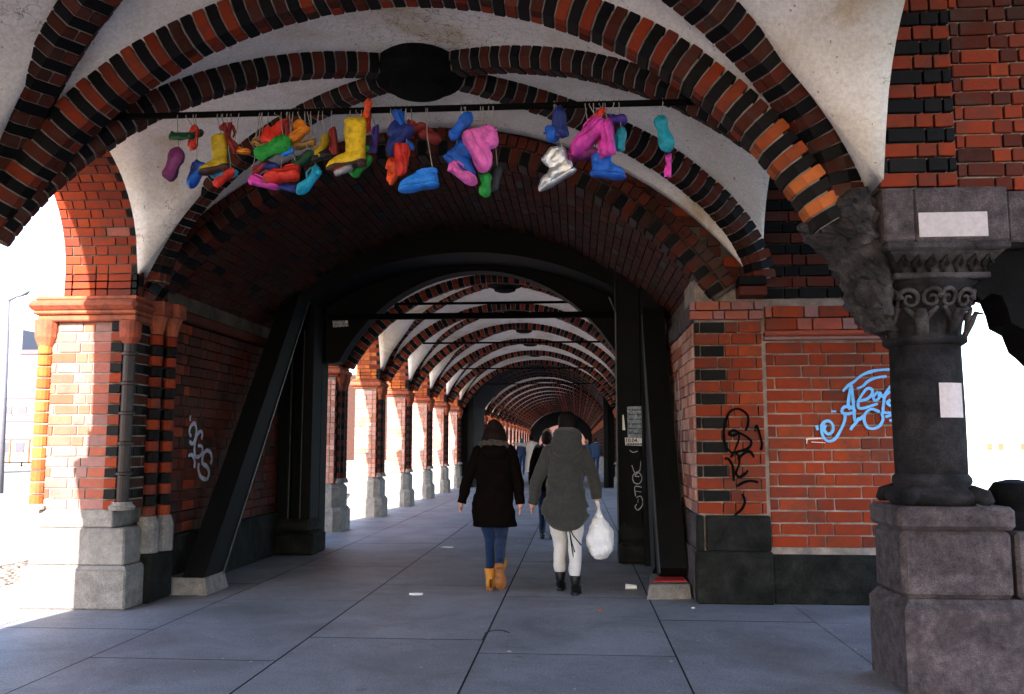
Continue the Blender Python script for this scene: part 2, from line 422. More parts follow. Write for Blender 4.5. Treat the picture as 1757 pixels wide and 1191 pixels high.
def catmull(pts, n=8):
    pts = [Vector(p) for p in pts]
    if len(pts) < 3: return pts
    P = [pts[0]*2-pts[1]]+pts+[pts[-1]*2-pts[-2]]; out = []
    for i in range(1, len(P)-2):
        for k in range(n):
            t = k/n; a, b, c, d = P[i-1:i+3]
            out.append(0.5*((2*b)+(c-a)*t+(2*a-5*b+4*c-d)*t*t+(3*b-a-3*c+d)*t**3))
    return out+[pts[-1]]
def ribbon(acc, pts, w, n, thick=0.003):
    """flat paint stroke lying on a plane with normal n"""
    n = Vector(n).normalized(); pts = catmull(pts); m = len(pts); v = []; f = []
    for i, p in enumerate(pts):
        t = (pts[min(i+1, m-1)]-pts[max(i-1, 0)]).normalized(); s = t.cross(n).normalized()
        ww = w*(0.85+0.3*noise.noise(p*9))*(0.6 if i in (0, m-1) else 1)
        q_ = n*(thick-.003); hh = n*(.0001*(i % 7)); v += [p+s*ww/2+q_, p-s*ww/2+q_, p-s*ww/2+n*thick+hh, p+s*ww/2+n*thick+hh]
    for i in range(m-1):
        for k in range(4): f.append((4*i+k, 4*i+(k+1) % 4, 4*i+4+(k+1) % 4, 4*i+4+k))
    f += [(0, 1, 2, 3), (4*m-1, 4*m-2, 4*m-3, 4*m-4)]
    acc.add(v, f)

exec_sections = []
# ================================================================== ground
g = Acc().box((-400, -60, -0.60), (400, 800, -0.12))
meta(g.build('ground', [M['earth']]), kind='structure', label='pale open ground around the bridge')
XL, XR = -3.97, 1.88
pv = thing('walkway_floor', (-1, 10, 0), 'blue grey granite slab floor of the arcade walkway', 'floor'); pv['kind'] = 'structure'; del pv['category']
Acc().box((-5.9, -12, -0.14), (4.2, 80, -0.012)).build('joint_bed', [M['joint']], pv)
xs = [-5.88, -4.62, -3.32, -2.02, -0.70, 0.665, 1.93, 3.1, 4.18]
sst = Stuff(); nsl = 0
for c in range(len(xs)-1):
    x0, x1 = xs[c], xs[c+1]
    off = {3: 6.72-2*2.3, 4: 6.72-1*2.3, 2: 6.2, 5: 5.62, 6: 5.62, 1: 5.2, 0: 4.4, 7: 5.6}[c]
    y = off-2.3*8
    y = -11.5+((off+11.5) % 2.3)-2.3
    ys = []
    while y < 79: ys.append(y); y += 2.3+random.uniform(-.25, .25)*(0 if abs(y-off) < 2.4 else 1)
    for a, b in zip(ys[:-1], ys[1:]):
        gp = 0.008
        cx_, cy_ = (x0+x1)/2, (a+b)/2
        me_v, me_f = bevbox((x1-x0-gp)/2, (b-a-gp)/2, 0.06, 0.0025)
        dz = -0.06+random.uniform(-.0015, .0005)
        if a > 3.0 and a < 34 and -4.7 < cx_ < 2.5:
            me = slab_mesh(me_v, me_f); o = put(me, Matrix.Translation((cx_, cy_, dz)), pv, 'paving_slab'); nsl += 1
        else:
            me = Acc().add(me_v, me_f).mesh('tmp', [M['slab']]); sst.add('slab', me, Matrix.Translation((cx_, cy_, dz)))
sst.build('paving', pv)
# outside left: cobbled strip, road, far pavement
Acc().box((-6.9, -12, -0.14), (-5.9, 90, -0.035)).build('cobble_bed', [M['joint']], None, kind='structure', label='dark bedding under the cobbled strip beside the arcade')
cst = Stuff(); cob = thing('cobbled_strip', (-6.4, 10, 0), 'sunlit strip of small rough cobbles between arcade and road', 'paving'); cob['kind'] = 'structure'; del cob['category']
UBc = [Acc().add(*bevbox(.5, .5, .5, .16)).mesh('cobble', [M['cobble']])]
nc = 0
for j in range(120):
    for i in range(8):
        x = -6.84+i*0.118+random.uniform(-.01, .01); y = 6+j*0.118+random.uniform(-.012, .012)
        m = frame(Vector((.1, random.uniform(-.01, .01), 0)), Vector((random.uniform(-.01, .01), .1, 0)), Vector((0, 0, .1)), Vector((x, y, -.06+random.uniform(-.01, .01))))
        if 8.8 < y < 13.5 and nc < 300: put(UBc[0], m, cob, 'cobble'); nc += 1
        else: cst.add('cobble', UBc[0], m)
cst.build('cobbles', cob)
meta(Acc().box((-32, -30, -0.30), (-6.9, 110, -0.10)).build('road', [M['asphalt']]), kind='structure', label='pale sunlit asphalt road to the left of the arcade')
meta(Acc().box((-7.05, -12, -0.2), (-6.9, 90, -0.0), ch=.01).build('kerb', [M['stone']]), kind='structure', label='granite kerb along the left road')
meta(Acc().box((-46, -30, -0.3), (-32, 110, 0.02)).build('far_pavement', [M['pave2']]), kind='structure', label='far pavement across the left road')
meta(Acc().box((5.5, -60, -0.10), (400, 700, -0.06)).build('river', [M['water']]), kind='structure', label='bright river water to the right of the bridge')

# ================================================================== vault pieces
def arc(c, z, Rr, x0, x1, Y):
    """circular arc over the walkway: apex height z above centre line c"""
    def f(t):
        x = x0+(x1-x0)*t; return (x, Y, z-Rr+math.sqrt(max(Rr*Rr-(x-c)**2, 0)))
    # even spacing in angle
    def g(t):
        a0, a1 = math.asin((x0-c)/Rr), math.asin((x1-c)/Rr); a = a0+(a1-a0)*t
        return (c+Rr*math.sin(a), Y, z-Rr+Rr*math.cos(a))
    return g
def web_surface(name, P, Q, parent, nu=28, nv=8):
    """ruled plaster shell between two curves"""
    v = []; f = []
    for i in range(nu+1):
        a, b = Vector(P(i/nu)), Vector(Q(i/nu))
        for j in range(nv+1):
            w = j/nv; p = a.lerp(b, w); p.z += 0.035*math.sin(math.pi*w)*math.sin(math.pi*i/nu); v.append(p)
    for i in range(nu):
        for j in range(nv): k = i*(nv+1)+j; f.append((k, k+1, k+nv+2, k+nv+1))
    me = mesh(name, v, f, M['plaster'], True)
    bm = bmesh.new(); bm.from_mesh(me)
    g = bmesh.ops.extrude_face_region(bm, geom=bm.faces[:])
    for e in g['geom']:
        if isinstance(e, bmesh.types.BMVert): e.co.z += 0.10
    bmesh.ops.recalc_face_normals(bm, faces=bm.faces); bm.to_mesh(me); bm.free()
    return obj(name, me, parent)
class Bay:
    """one vaulted bay: near arch at y0, far arch at y1"""
    def __init__(s, y0, y1, xl, xr, c, zT, RT, zB, c_far=None, z_far=None, R_far=None, wl=None, wr=None, zs=2.97, y1l=None):
        s.__dict__.update(locals()); s.ym = (y0+y1)/2; s.y1l = y1l or y1; s.cf = c_far if c_far is not None else c
        s.zf = z_far or zT; s.Rf = R_far or RT
        s.bx = (s.c+s.cf)/2-0.0; s.bs = 1.0; s.circ = False; s.rxr = None
        s.wl = wl or (lambda Y: s.side(Y, s.ym, 1.10)); s.wr = wr or (lambda Y: s.side(Y, s.ym, 1.10))
    def side(s, Y, c, h, z0=3.0):
        q = abs(Y-c)/h; return z0+h*math.sqrt(1-q*q) if q < 1 else z0-.03*min(1, (q-1)*3)
    def zn(s, x): return max(s.zT-s.RT+math.sqrt(max(s.RT**2-(x-s.c)**2, .01)), s.zs)
    def zfar(s, x): return s.zf-s.Rf+math.sqrt(max(s.Rf**2-(x-s.cf)**2, .01))
    def diag(s, q, near, left):
        """q 0 at the springing, 1 at the boss"""
        xs_ = s.xl if left else s.xr; ys_ = s.y0 if near else (s.y1l if left else s.y1)
        a = (1-q); x = s.bx+(xs_-s.bx)*a; y = s.ym+(ys_-s.ym)*a
        if near and s.circ:
            h = abs(xs_-s.bx); z0 = s.zs-.12; Rr = (h*h+(s.zB-z0)**2)/(2*(s.zB-z0)); tot = Rr-math.sqrt(Rr*Rr-h*h)
            return (x, y, s.zB-(Rr-math.sqrt(Rr*Rr-(h*a)**2))*(s.zB-z0)/tot)
        return (x, y, s.zs+(s.zB-s.zs)*max(1-min(a, 1)**1.8, 0)**(1/1.8))
    def dq(s, near, left):
        # even angular spacing
        
        def f(t):
            x, y, z = s.diag(t**1.8, near, left)
            if s.rxr is not None and not left: x = s.bx+(x-s.bx)*(s.rxr-s.bx)/(s.xr-s.bx)
            return (x, y, z)
        return f
    def build(s, name, label, group=None, joined=False, near_ribs=True, far_ribs=True, red='redd', rw=0.22, rd=0.13, pitch=0.092):
        t = thing(name, (s.bx, s.ym, s.zB), label, 'vault', group)
        # cells
        def nearT(u): x = s.xl+(s.xr-s.xl)*u; return (x, s.y0, s.zn(x))
        def nearD(u):
            x = s.xl+(s.xr-s.xl)*u
            q = (x-s.xl)/(s.bx-s.xl) if x < s.bx else (s.xr-x)/(s.xr-s.bx); return s.diag(min(max(q, 0), 1), True, x < s.bx)
        def farT(u): x = s.xl+(s.xr-s.xl)*u; return (x, s.y1, s.zfar(x))
        def farD(u):
            x = s.xl+(s.xr-s.xl)*u
            q = (x-s.xl)/(s.bx-s.xl) if x < s.bx else (s.xr-x)/(s.xr-s.bx); return s.diag(min(max(q, 0), 1), False, x < s.bx)
        def sideD(left):
            def g(u):
                ye = s.y1l if left else s.y1; y = s.y0+(ye-s.y0)*u
                q = (y-s.y0)/(s.ym-s.y0) if y < s.ym else (ye-y)/(ye-s.ym); return s.diag(min(max(q, 0), 1), y < s.ym, left)
            return g
        def sideW(left):
            def g(u): y = s.y0+((s.y1l if left else s.y1)-s.y0)*u; return (s.xl-.02 if left else s.xr+.02, y, (s.wl if left else s.wr)(y))
            return g
        web_surface('plaster_cell', nearT, nearD, t); web_surface('plaster_cell', farD, farT, t)
        web_surface('plaster_cell', sideW(True), sideD(True), t, 40); web_surface('plaster_cell', sideD(False), sideW(False), t, 40)
        for near in (True, False):
            if (near and not near_ribs) or (not near and not far_ribs): continue
            for left in (True, False):
                g = link(bpy.data.objects.new('diagonal_rib', None)); setparent(g, t)
                rib(g, s.dq(near, left), rw, rd, pitch, red, joined)
        # boss
        b = Acc().lathe([(k_r*s.bs, k_z) for k_r, k_z in ((0.02, -.26), (.13, -.25), (.2, -.225), (.22, -.17), (.31, -.15), (.34, -.09), (.335, .05))], (s.bx, s.ym, s.zB), 28)
        for k in range(12):
            a = k*math.pi/6; p = Vector((math.cos(a), math.sin(a), 0))
            b.tube([Vector((s.bx, s.ym, s.zB-.19))+p*.05, Vector((s.bx, s.ym, s.zB-.195))+p*.12, Vector((s.bx, s.ym, s.zB-.15))+p*.25], [.02, .03, .02], 6)
        b.build('boss', [M['dstone2']], t)
        return t
M['dstone2'] = stone('black_shade_stone', (0.0025, 0.0025, 0.0025), (0.009, 0.0075, 0.0075), 7, 0.9)  # black of the bosses and knob; on the tracery it paints shade
def transverse(name, f, label, group=None, joined=False, w=0.30, d=0.14, red='redd', pitch=0.09, tail=0):
    g, L = resample(f); t = thing(name, g(L/2), label, 'arch', group)
    rib(t, f, w, d, pitch, red, joined, tail=tail)
    return t

C1 = -1.12
ORD = ['first', 'second', 'third', 'fourth', 'fifth', 'sixth', 'seventh', 'eighth', 'ninth', 'tenth', 'eleventh', 'twelfth', 'thirteenth', 'fourteenth', 'fifteenth', 'sixteenth']
b1 = Bay(5.55, 8.22, -3.98, 1.74, -1.20, 4.56, 3.2, 4.57, c_far=-1.36, z_far=4.53, R_far=3.72, y1l=7.9,
         wl=lambda Y: b1.side(Y, 6.52, 1.08), wr=lambda Y: b1.side(Y, 7.12, 1.12))
b1.bs = 1.12; b1.circ = True
b1.build('vault_bay', 'pale plaster cross vault with round black boss above the row of hanging shoes', rw=.24)
b0 = Bay(2.50, 5.55, -3.98, 1.80, -1.20, 4.56, 3.2, 4.76)
b0.bx = -1.35; b0.rxr = 1.70
b0.build('vault_bay', 'nearest plaster cross vault, only partly in view above the upper rib crossing', near_ribs=False, rw=.30, rd=.16, red='redd')
transverse('transverse_arch', arc(-1.20, 4.56, 3.2, -3.98, 1.64, 5.55), 'large striped red and black brick arch spanning from left edge to dark stone column', red='red', w=0.30, d=.14, tail=9)
# bays behind the camera (they shade the walkway)
for k in range(3):
    y0 = -0.55-3.05*k
    bb = Bay(y0, y0+3.05, -3.98, 1.80, C1, 4.47, 3.2, 4.62)
    bb.build('vault_bay', '%s plaster vault bay behind the viewer, out of view' % ORD[k], 'vault bays behind the viewer', True)

# ================================================================== far bays
fst = 12.37
fb = Bay(14.92, 17.97, -3.98, 1.28, -1.35, 4.36, 3.0, 4.60)
vault0 = fb.build('vault_bay', 'striped rib vault with pale plaster cells, first bay wholly seen beyond the dark gate passage', 'vault bays beyond the gate', True, red='red', rw=.16, rd=.10, pitch=.10)
t0 = transverse('transverse_arch', arc(-1.35, 4.36, 3.0, -3.98, 1.28, 14.92), 'striped brick cross arch at the first pier beyond the gate', 'cross arches beyond the gate', True, red='red', pitch=.10, w=.22, d=.12)
def _unused(): pass
def copy_tree(o, parent=None):
    inv = o.matrix_parent_inverse.copy(); c = o.copy(); COL.objects.link(c)
    if parent is not None: c.parent = parent; c.matrix_parent_inverse = inv
    for ch in list(o.children): copy_tree(ch, c)
    return c
ORD = ['first', 'second', 'third', 'fourth', 'fifth', 'sixth', 'seventh', 'eighth', 'ninth', 'tenth', 'eleventh', 'twelfth', 'thirteenth', 'fourteenth', 'fifteenth', 'sixteenth']
far_y = [17.97, 21.02, 24.07, 27.12]; far2 = [35.7+3.05*k for k in range(13)]
def shift(o, dy, label): c = copy_tree(o); c.location.y += dy; c['label'] = label; return c
shift(vault0, -3.05, 'striped rib vault bay directly behind the steel portal of the gate')
for i, y in enumerate(far_y): shift(vault0, y-14.92, '%s rib vault bay in the row beyond the dark gate passage' % ORD[i+1])
for i, y in enumerate(far_y+[30.17]): shift(t0, y-14.92, 'striped brick cross arch at the %s pier beyond the gate' % ORD[i+1])
for i, y in enumerate(far2):
    shift(vault0, y-14.92, '%s small rib vault bay in the farthest stretch of arcade' % ORD[i]); shift(t0, y-14.92, '%s striped cross arch of the farthest arcade stretch' % ORD[i])

# ================================================================== left arcade piers
def octa(cx_, cy_, a, b, ch):
    return [(cx_-a+ch, cy_-b), (cx_+a-ch, cy_-b), (cx_+a, cy_-b+ch), (cx_+a, cy_+b-ch), (cx_+a-ch, cy_+b), (cx_-a+ch, cy_+b), (cx_-a, cy_+b-ch), (cx_-a, cy_-b+ch)]
def far_pier(yf, side=-1, xin=-3.97, group=None, label='', hw=.22):
    """pier seen at a distance: stone base, striped brick shaft, colonnettes, terracotta cornice"""
    D = .74; bo = hw+.12; cx_ = xin-bo if side < 0 else xin+bo; cy_ = yf+D/2; s = 1 if side < 0 else -1
    t = thing('arcade_pier', (cx_, cy_, 0), label, 'pier', group)
    Acc().prism(octa(cx_, cy_, hw+.14, D/2+.03, .12), 0, .34).prism(octa(cx_, cy_, hw+.14, D/2+.03, .12), .34, .40, top=octa(cx_, cy_, hw+.10, D/2-.01, .11)).build('plinth', [M['stone']], t)
    Acc().prism(octa(cx_, cy_, hw+.09, D/2-.02, .11), .40, .72).prism(octa(cx_, cy_, hw+.09, D/2-.02, .11), .72, .80, top=octa(cx_, cy_, hw+.02, D/2-.08, .07)).build('base', [M['stone']], t)
    Acc().box((cx_-hw+.005, cy_-.30, .8), (cx_+hw-.005, cy_+.30, 3.05)).build('core', [M['mortar']], t)
    st = Stuff()
    for (O, U, N, L) in (((cx_-hw, cy_-.305, 0), (1, 0, 0), (0, -1, 0), 2*hw), ((cx_+hw*s, cy_-.305, 0), (0, 1, 0), (s, 0, 0), .61)):
        O = Vector(O); U = Vector(U); N = Vector(N)
        for r_ in range(24):
            z = .8+(r_+.5)*.0925; u = 0; k = r_ % 2
            if 2.60 < z < 2.80: continue
            while u < L-.01:
                ln = min((.24 if k % 2 else .12), L-u); edge = U.y > .5
                key = ('black' if r_ % 2 else 'red') if edge else (('pinkl' if s > 0 else 'pinkb') if z < 2.65 else 'orange')  # left pier fronts take the paler brick, bounced light painted in
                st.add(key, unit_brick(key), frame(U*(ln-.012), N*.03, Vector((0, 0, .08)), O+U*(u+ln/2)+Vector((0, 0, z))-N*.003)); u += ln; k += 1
    st.build('brickwork', t)
    xi = cx_+hw*s
    for yy in (cy_-.20, cy_, cy_+.20):
        a = Acc(); rr = .052 if yy != cy_ else .075
        for r_ in range(19):
            z = .88+r_*.0925; a.lathe([(rr, 0), (rr, .082), (rr*.86, .084), (rr*.86, .0925)], (xi+.03*s, yy, z), 10, r_ % 2)
        a.lathe([(rr*1.7, 0), (rr*1.6, .03), (rr*1.1, .08)], (xi+.03*s, yy, .8), 10, 2)
        a.build('colonnette', [M['redd'], M['black'], M['stone']], t)
        Acc().lathe([(.02, -.30), (rr*1.05, -.28), (rr*1.1, -.2), (rr*1.7, -.12), (rr*1.8, 0)], (xi+.03*s, yy, 2.66), 10).build('corbel_capital', [M['terra']], t)
    for h0, h1, e in ((2.60, 2.65, .03), (2.65, 2.74, .085), (2.74, 2.79, .05)):
        Acc().box((cx_-hw-.02-e, cy_-.31-e, h0), (cx_+hw+.02+e+.0, cy_+.31+e, h1-.002), ch=.02).build('cornice', [M['terra']], t)
    a = Acc(); a.tube([(xi+.02*s, cy_-.1, 2.79), (xi+.02*s, cy_-.1, 3.35)], .05, 8, 0).tube([(xi+.02*s, cy_+.1, 2.79), (xi+.02*s, cy_+.1, 3.35)], .05, 8, 1)
    a.build('wall_shaft', [M['redd'], M['black']], t)
    return t
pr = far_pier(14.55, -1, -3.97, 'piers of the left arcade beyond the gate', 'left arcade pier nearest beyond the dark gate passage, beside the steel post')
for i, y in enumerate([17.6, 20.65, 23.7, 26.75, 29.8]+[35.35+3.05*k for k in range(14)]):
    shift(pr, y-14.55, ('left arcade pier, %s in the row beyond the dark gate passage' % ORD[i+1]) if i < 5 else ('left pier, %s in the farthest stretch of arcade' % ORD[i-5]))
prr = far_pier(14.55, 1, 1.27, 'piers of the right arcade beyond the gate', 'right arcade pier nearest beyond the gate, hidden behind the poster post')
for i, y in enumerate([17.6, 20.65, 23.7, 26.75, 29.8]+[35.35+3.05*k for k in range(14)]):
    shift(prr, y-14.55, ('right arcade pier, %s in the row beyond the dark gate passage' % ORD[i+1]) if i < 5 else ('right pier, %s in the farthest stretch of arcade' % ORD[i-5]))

def side_arch(name, x0, x1, ya, yb, z0, label, group=None, ztop=5.0, vis=None, red='redd', pier_to=None, rows=.085):
    """arcade arch: wall above an opening ya..yb between x0 and x1, brick soffit"""
    c, h = (ya+yb)/2, (yb-ya)/2
    t = thing(name, ((x0+x1)/2, c, z0), label, 'arch', group)
    n = 24; v = []; f = []
    prof = [(ya, 2.79)]+[(c-h*math.cos(math.pi*i/n), z0+h*math.sin(math.pi*i/n)) for i in range(n+1)]+[(yb, 2.79)]
    for x in (x0, x1):
        for (y, z) in prof: v.append((x, y, z))
        for (y, z) in prof: v.append((x, y if 0 < y else y, ztop))
    m = len(prof)
    for i in range(m-1):
        for o in (0, 2*m): f.append((o+i, o+i+1, o+m+i+1, o+m+i))
        f.append((i, i+1, 2*m+i+1, 2*m+i)); f.append((m+i, m+i+1, 3*m+i+1, 3*m+i))
    f.append((0, m, 3*m, 2*m)); f.append((m-1, 2*m-1, 4*m-1, 3*m-1))
    Acc().add(v, f).build('arch_wall', [M['mortard']], t)
    st = Stuff()
    # soffit courses
    path = [(ya, 2.79+rows*k) for k in range(int((z0-2.79)/rows))]
    g, L = resample(lambda q: (0, c-h*math.cos(math.pi*q), z0+h*math.sin(math.pi*q)))
    segs = []
    nn = max(1, math.ceil((z0-2.79)/rows)); rr = (z0-2.79)/nn
    for k in range(nn):
        segs.append((Vector((0, ya, 2.79+(k+.5)*rr)), Vector((0, 0, 1)), rr)); segs.append((Vector((0, yb, 2.79+(k+.5)*rr)), Vector((0, 0, -1)), rr))
    ns = round(L/rows)
    for k in range(ns):
        a, b = g(L*k/ns), g(L*(k+1)/ns); segs.append(((a+b)/2, (b-a).normalized(), L/ns))
    for j, (p, T, ln) in enumerate(segs):
        N = Vector((1, 0, 0)).cross(T)
        if N.dot(Vector((0, c, z0))-p) < 0: N = -N
        x = x0; k = j % 2; e = 0
        while x < x1-.01:
            bl = min((.115 if k % 2 else .225)*(1 if e else .7), x1-x)
            if x1-x-bl < .05: bl = x1-x
            inner = x+bl > x1-.02 if x1 < 0 else x < x0+.02
            key = ('black' if j % 2 else 'red') if inner else red
            if inner is False and random.random() < .08: key = 'pinkb'
            m_ = frame(Vector((bl-.012, 0, 0)), N*.03, T*(ln-.012), Vector((x+bl/2, p.y, p.z))-N*.003)
            if vis and vis(p): put(unit_brick(key), m_, t)
            else: st.add(key, unit_brick(key), m_)
            x += bl; k += 1; e = 1
    st.build('brickwork', t)
    return t
# near arch on the left, its far jamb is in view
side_arch('arcade_arch', -4.70, -4.0, 5.43, 7.62, 3.0, 'sunlit left arcade arch above the big near pier, open to the road', vis=lambda p: p.y > 6.9, red='red')
for k in range(5):
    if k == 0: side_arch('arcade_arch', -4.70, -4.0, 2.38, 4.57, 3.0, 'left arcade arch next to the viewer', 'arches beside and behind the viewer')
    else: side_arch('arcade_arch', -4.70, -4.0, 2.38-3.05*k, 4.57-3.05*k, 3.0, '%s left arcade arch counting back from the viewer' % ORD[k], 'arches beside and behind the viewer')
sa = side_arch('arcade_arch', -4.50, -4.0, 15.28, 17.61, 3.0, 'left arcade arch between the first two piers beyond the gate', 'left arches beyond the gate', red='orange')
shift(sa, -3.05, 'left arcade arch right behind the gate, beside the steel post')
for i in range(4): shift(sa, 3.05*(i+1), 'left arcade arch, %s in the row beyond the gate' % ORD[i+1])
for i in range(13): shift(sa, 20.8+3.05*i, 'left arcade arch, %s in the farthest stretch' % ORD[i])
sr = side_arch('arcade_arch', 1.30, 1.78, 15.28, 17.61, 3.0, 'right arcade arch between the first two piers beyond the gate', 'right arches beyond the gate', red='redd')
shift(sr, -3.05, 'right arcade arch right behind the gate')
for i in range(4): shift(sr, 3.05*(i+1), 'right arcade arch, %s in the row beyond the gate' % ORD[i+1])
for i in range(13): shift(sr, 20.8+3.05*i, 'right arcade arch, %s in the farthest stretch' % ORD[i])

# ---- the big near pier (front face 7.62)
def near_pier():
    x0, x1, y0, y1 = -4.93, -3.96, 7.57, 8.36
    t = thing('arcade_pier', (-4.44, 8.0, 0), 'big near left pier, half in sunlight, with stone base and orange cornice', 'pier')
    Acc().box((x0, y0, 0), (x1, y1, .345), ch=.015).build('plinth', [M['stone']], t)
    Acc().prism([(x0, y0), (x1, y0), (x1, y1), (x0, y1)], .345, .375, top=[(x0+.05, y0+.03), (x1-.03, y0+.03), (x1-.03, y1), (x0+.05, y1)]).build('plinth_moulding', [M['stone']], t)
    Acc().box((x0+.05, y0+.03, .375), (x1-.04, y1, .70), ch=.015).build('base_block', [M['stone']], t)
    Acc().box((x0+.10, y0+.06, .702), (-4.13, y1, .86), ch=.012).build('base_block', [M['stone']], t)
    Acc().box((-4.80, 7.65, .86), (-4.02, y1, 2.56)).build('core', [M['mortar']], t)
    brick_wall(t, (-4.80, 7.64, 0), (1, 0, 0), (0, -1, 0), .58, .86, 2.56, .092, .23, lambda r_, u, L, ln: 'black' if (u > L-.07 and r_ % 2) else ('red' if u > L-.07 else 'pinkb'), depth=.04)
    brick_wall(t, (-4.013, 7.655, 0), (0, 1, 0), (1, 0, 0), .70, .86, 2.56, .092, .23, lambda r_, u, L, ln: 'black' if r_ % 2 else 'soot_shade', depth=.03)
    # striped quoin and dark niche beside the colonnette
    a = Acc()
    for r_ in range(18):
        z = .86+r_*.0945; a.add(*bevbox(.055, .05, .0415, .006), mi=r_ % 2, mtx=Matrix.Translation((-4.165, 7.63, z+.047)))
    for xx, yy, rr, dark in ((-4.07, 7.66, .062, True),):
        c = Acc()
        for r_ in range(6):
            z = .93+r_*.27; c.lathe([(rr*.95, 0), (rr*.95, .235), (rr*1.2, .24), (rr*1.2, .262), (rr*.95, .27)], (xx, yy, z), 16)
        c.build('colonnette', [M['glazed']], t)
        Acc().lathe([(.11, 0), (.115, .03), (.09, .05), (.085, .07)], (xx, yy, .861), 16).build('colonnette_base', [M['stone']], t)
        k = Acc().lathe([(.02, -.22), (.06, -.205), (.095, -.15), (.10, 0)], (xx, yy, 2.56), 16); k.build('corbel_capital', [M['terra']], t)
    # outer colonnette of lit terracotta drums
    for r_ in range(16):
        z = .9+r_*.105; put(Acc().lathe([(.065, 0), (.07, .01), (.07, .085), (.065, .093)], (0, 0, 0), 14).mesh('brick', [M['orange']]), Matrix.Translation((-4.86, 7.66, z)), t)
    Acc().lathe([(.02, -.26), (.08, -.24), (.11, -.16), (.12, 0)], (-4.86, 7.67, 2.58), 16).build('corbel_capital', [M['terra']], t)
    Acc().lathe([(.10, 0), (.10, .03), (.075, .05)], (-4.86, 7.66, .861), 14).build('colonnette_base', [M['stone']], t)
    for h0, h1, e in ((2.56, 2.62, .02), (2.622, 2.66, .05), (2.662, 2.75, .09), (2.752, 2.79, .04)):
        Acc().box((-4.90-e, 7.60-e, h0), (-3.99+e*.4, y1, h1), ch=.012 if h1-h0 < .07 else .035).build('cornice', [M['terra']], t)
    # inner cluster: striped engaged shafts towards the gate
    for xx, yy in ((-3.98, 7.98), (-3.93, 8.17)):
        c = Acc()
        for r_ in range(17): c.lathe([(.058, 0), (.062, .008), (.062, .083), (.058, .091)], (xx, yy, .78+r_*.1), 12, r_ % 2)
        c.build('colonnette', [M['red'], M['black']], t)
        Acc().lathe([(.10, 0), (.10, .25), (.07, .33)], (xx, yy, .45), 12).build('colonnette_base', [M['stone']], t)
        Acc().lathe([(.06, 0), (.075, .06), (.09, .12), (.11, .17)], (xx, yy, 2.48), 12).build('corbel_capital', [M['terra']], t)
        Acc().box((xx-.11, yy-.09, 2.652), (xx+.11, yy+.09, 2.79), ch=.01).build('impost', [M['terra']], t)
    Acc().box((-4.1, 7.9, 0), (-3.9, 8.36, .45), ch=.02).build('base_block', [M['gstone']], t)
    # striped vertical wall shaft rising to the vault
    c = Acc()
    for r_ in range(9): c.lathe([(.05, 0), (.05, .09), (.045, .095)], (-4.03, 7.68, 2.79+r_*.095), 12, r_ % 2)
    c.build('wall_shaft', [M['redd'], M['black']], t)
    for r_ in range(18):
        z = .86+r_*.0945; key = 'black' if r_ % 2 else 'red'
        put(unit_brick(key), frame(Vector((.11, 0, 0)), Vector((0, .10, 0)), Vector((0, 0, .083)), Vector((-4.165, 7.655, z+.047))), t)
M['glazed'] = plain_mat('brown_glazed_ceramic', (0.02, 0.008, 0.009), 0.35, 0.5, 9, 0.2, 30, 0, 0.25)
near_pier()
# simple piers beside and behind the viewer, on both sides
for k in range(5):
    p = far_pier(4.53-3.05*k, -1, -3.97, 'piers beside and behind the viewer', '%s left arcade pier counting back from the viewer' % ORD[k], hw=.34)
for k in range(5):
    far_pier(2.30-3.05*k, 1, 1.95, 'piers beside and behind the viewer', '%s right arcade pier counting back from the viewer' % ORD[k], hw=.34)
for k in range(4):
    side_arch('arcade_arch', 2.0, 2.6, 3.15-3.05*k-(0 if k else 0), 5.3-3.05*k, 3.0, '%s right arcade arch counting back from the viewer' % ORD[k], 'arches beside and behind the viewer') if k else None
# deck above the vaults: closes the space over the walkway
meta(Acc().box((-4.95, -11.5, 4.98), (4.4, 77, 5.6)).build('viaduct_deck', [M['mortard']]), 'solid deck carried above the vaulted walkway', 'deck')

# ================================================================== gate passage
TX0, TX1 = -4.02, 1.11
gate = thing('gate_passage', (-1.45, 10, 0), 'dark brick barrel vaulted passage through the gate, seen end on', 'passage')
RC, RZ, RR = -1.45, 1.0, 3.29          # ring centre and radius
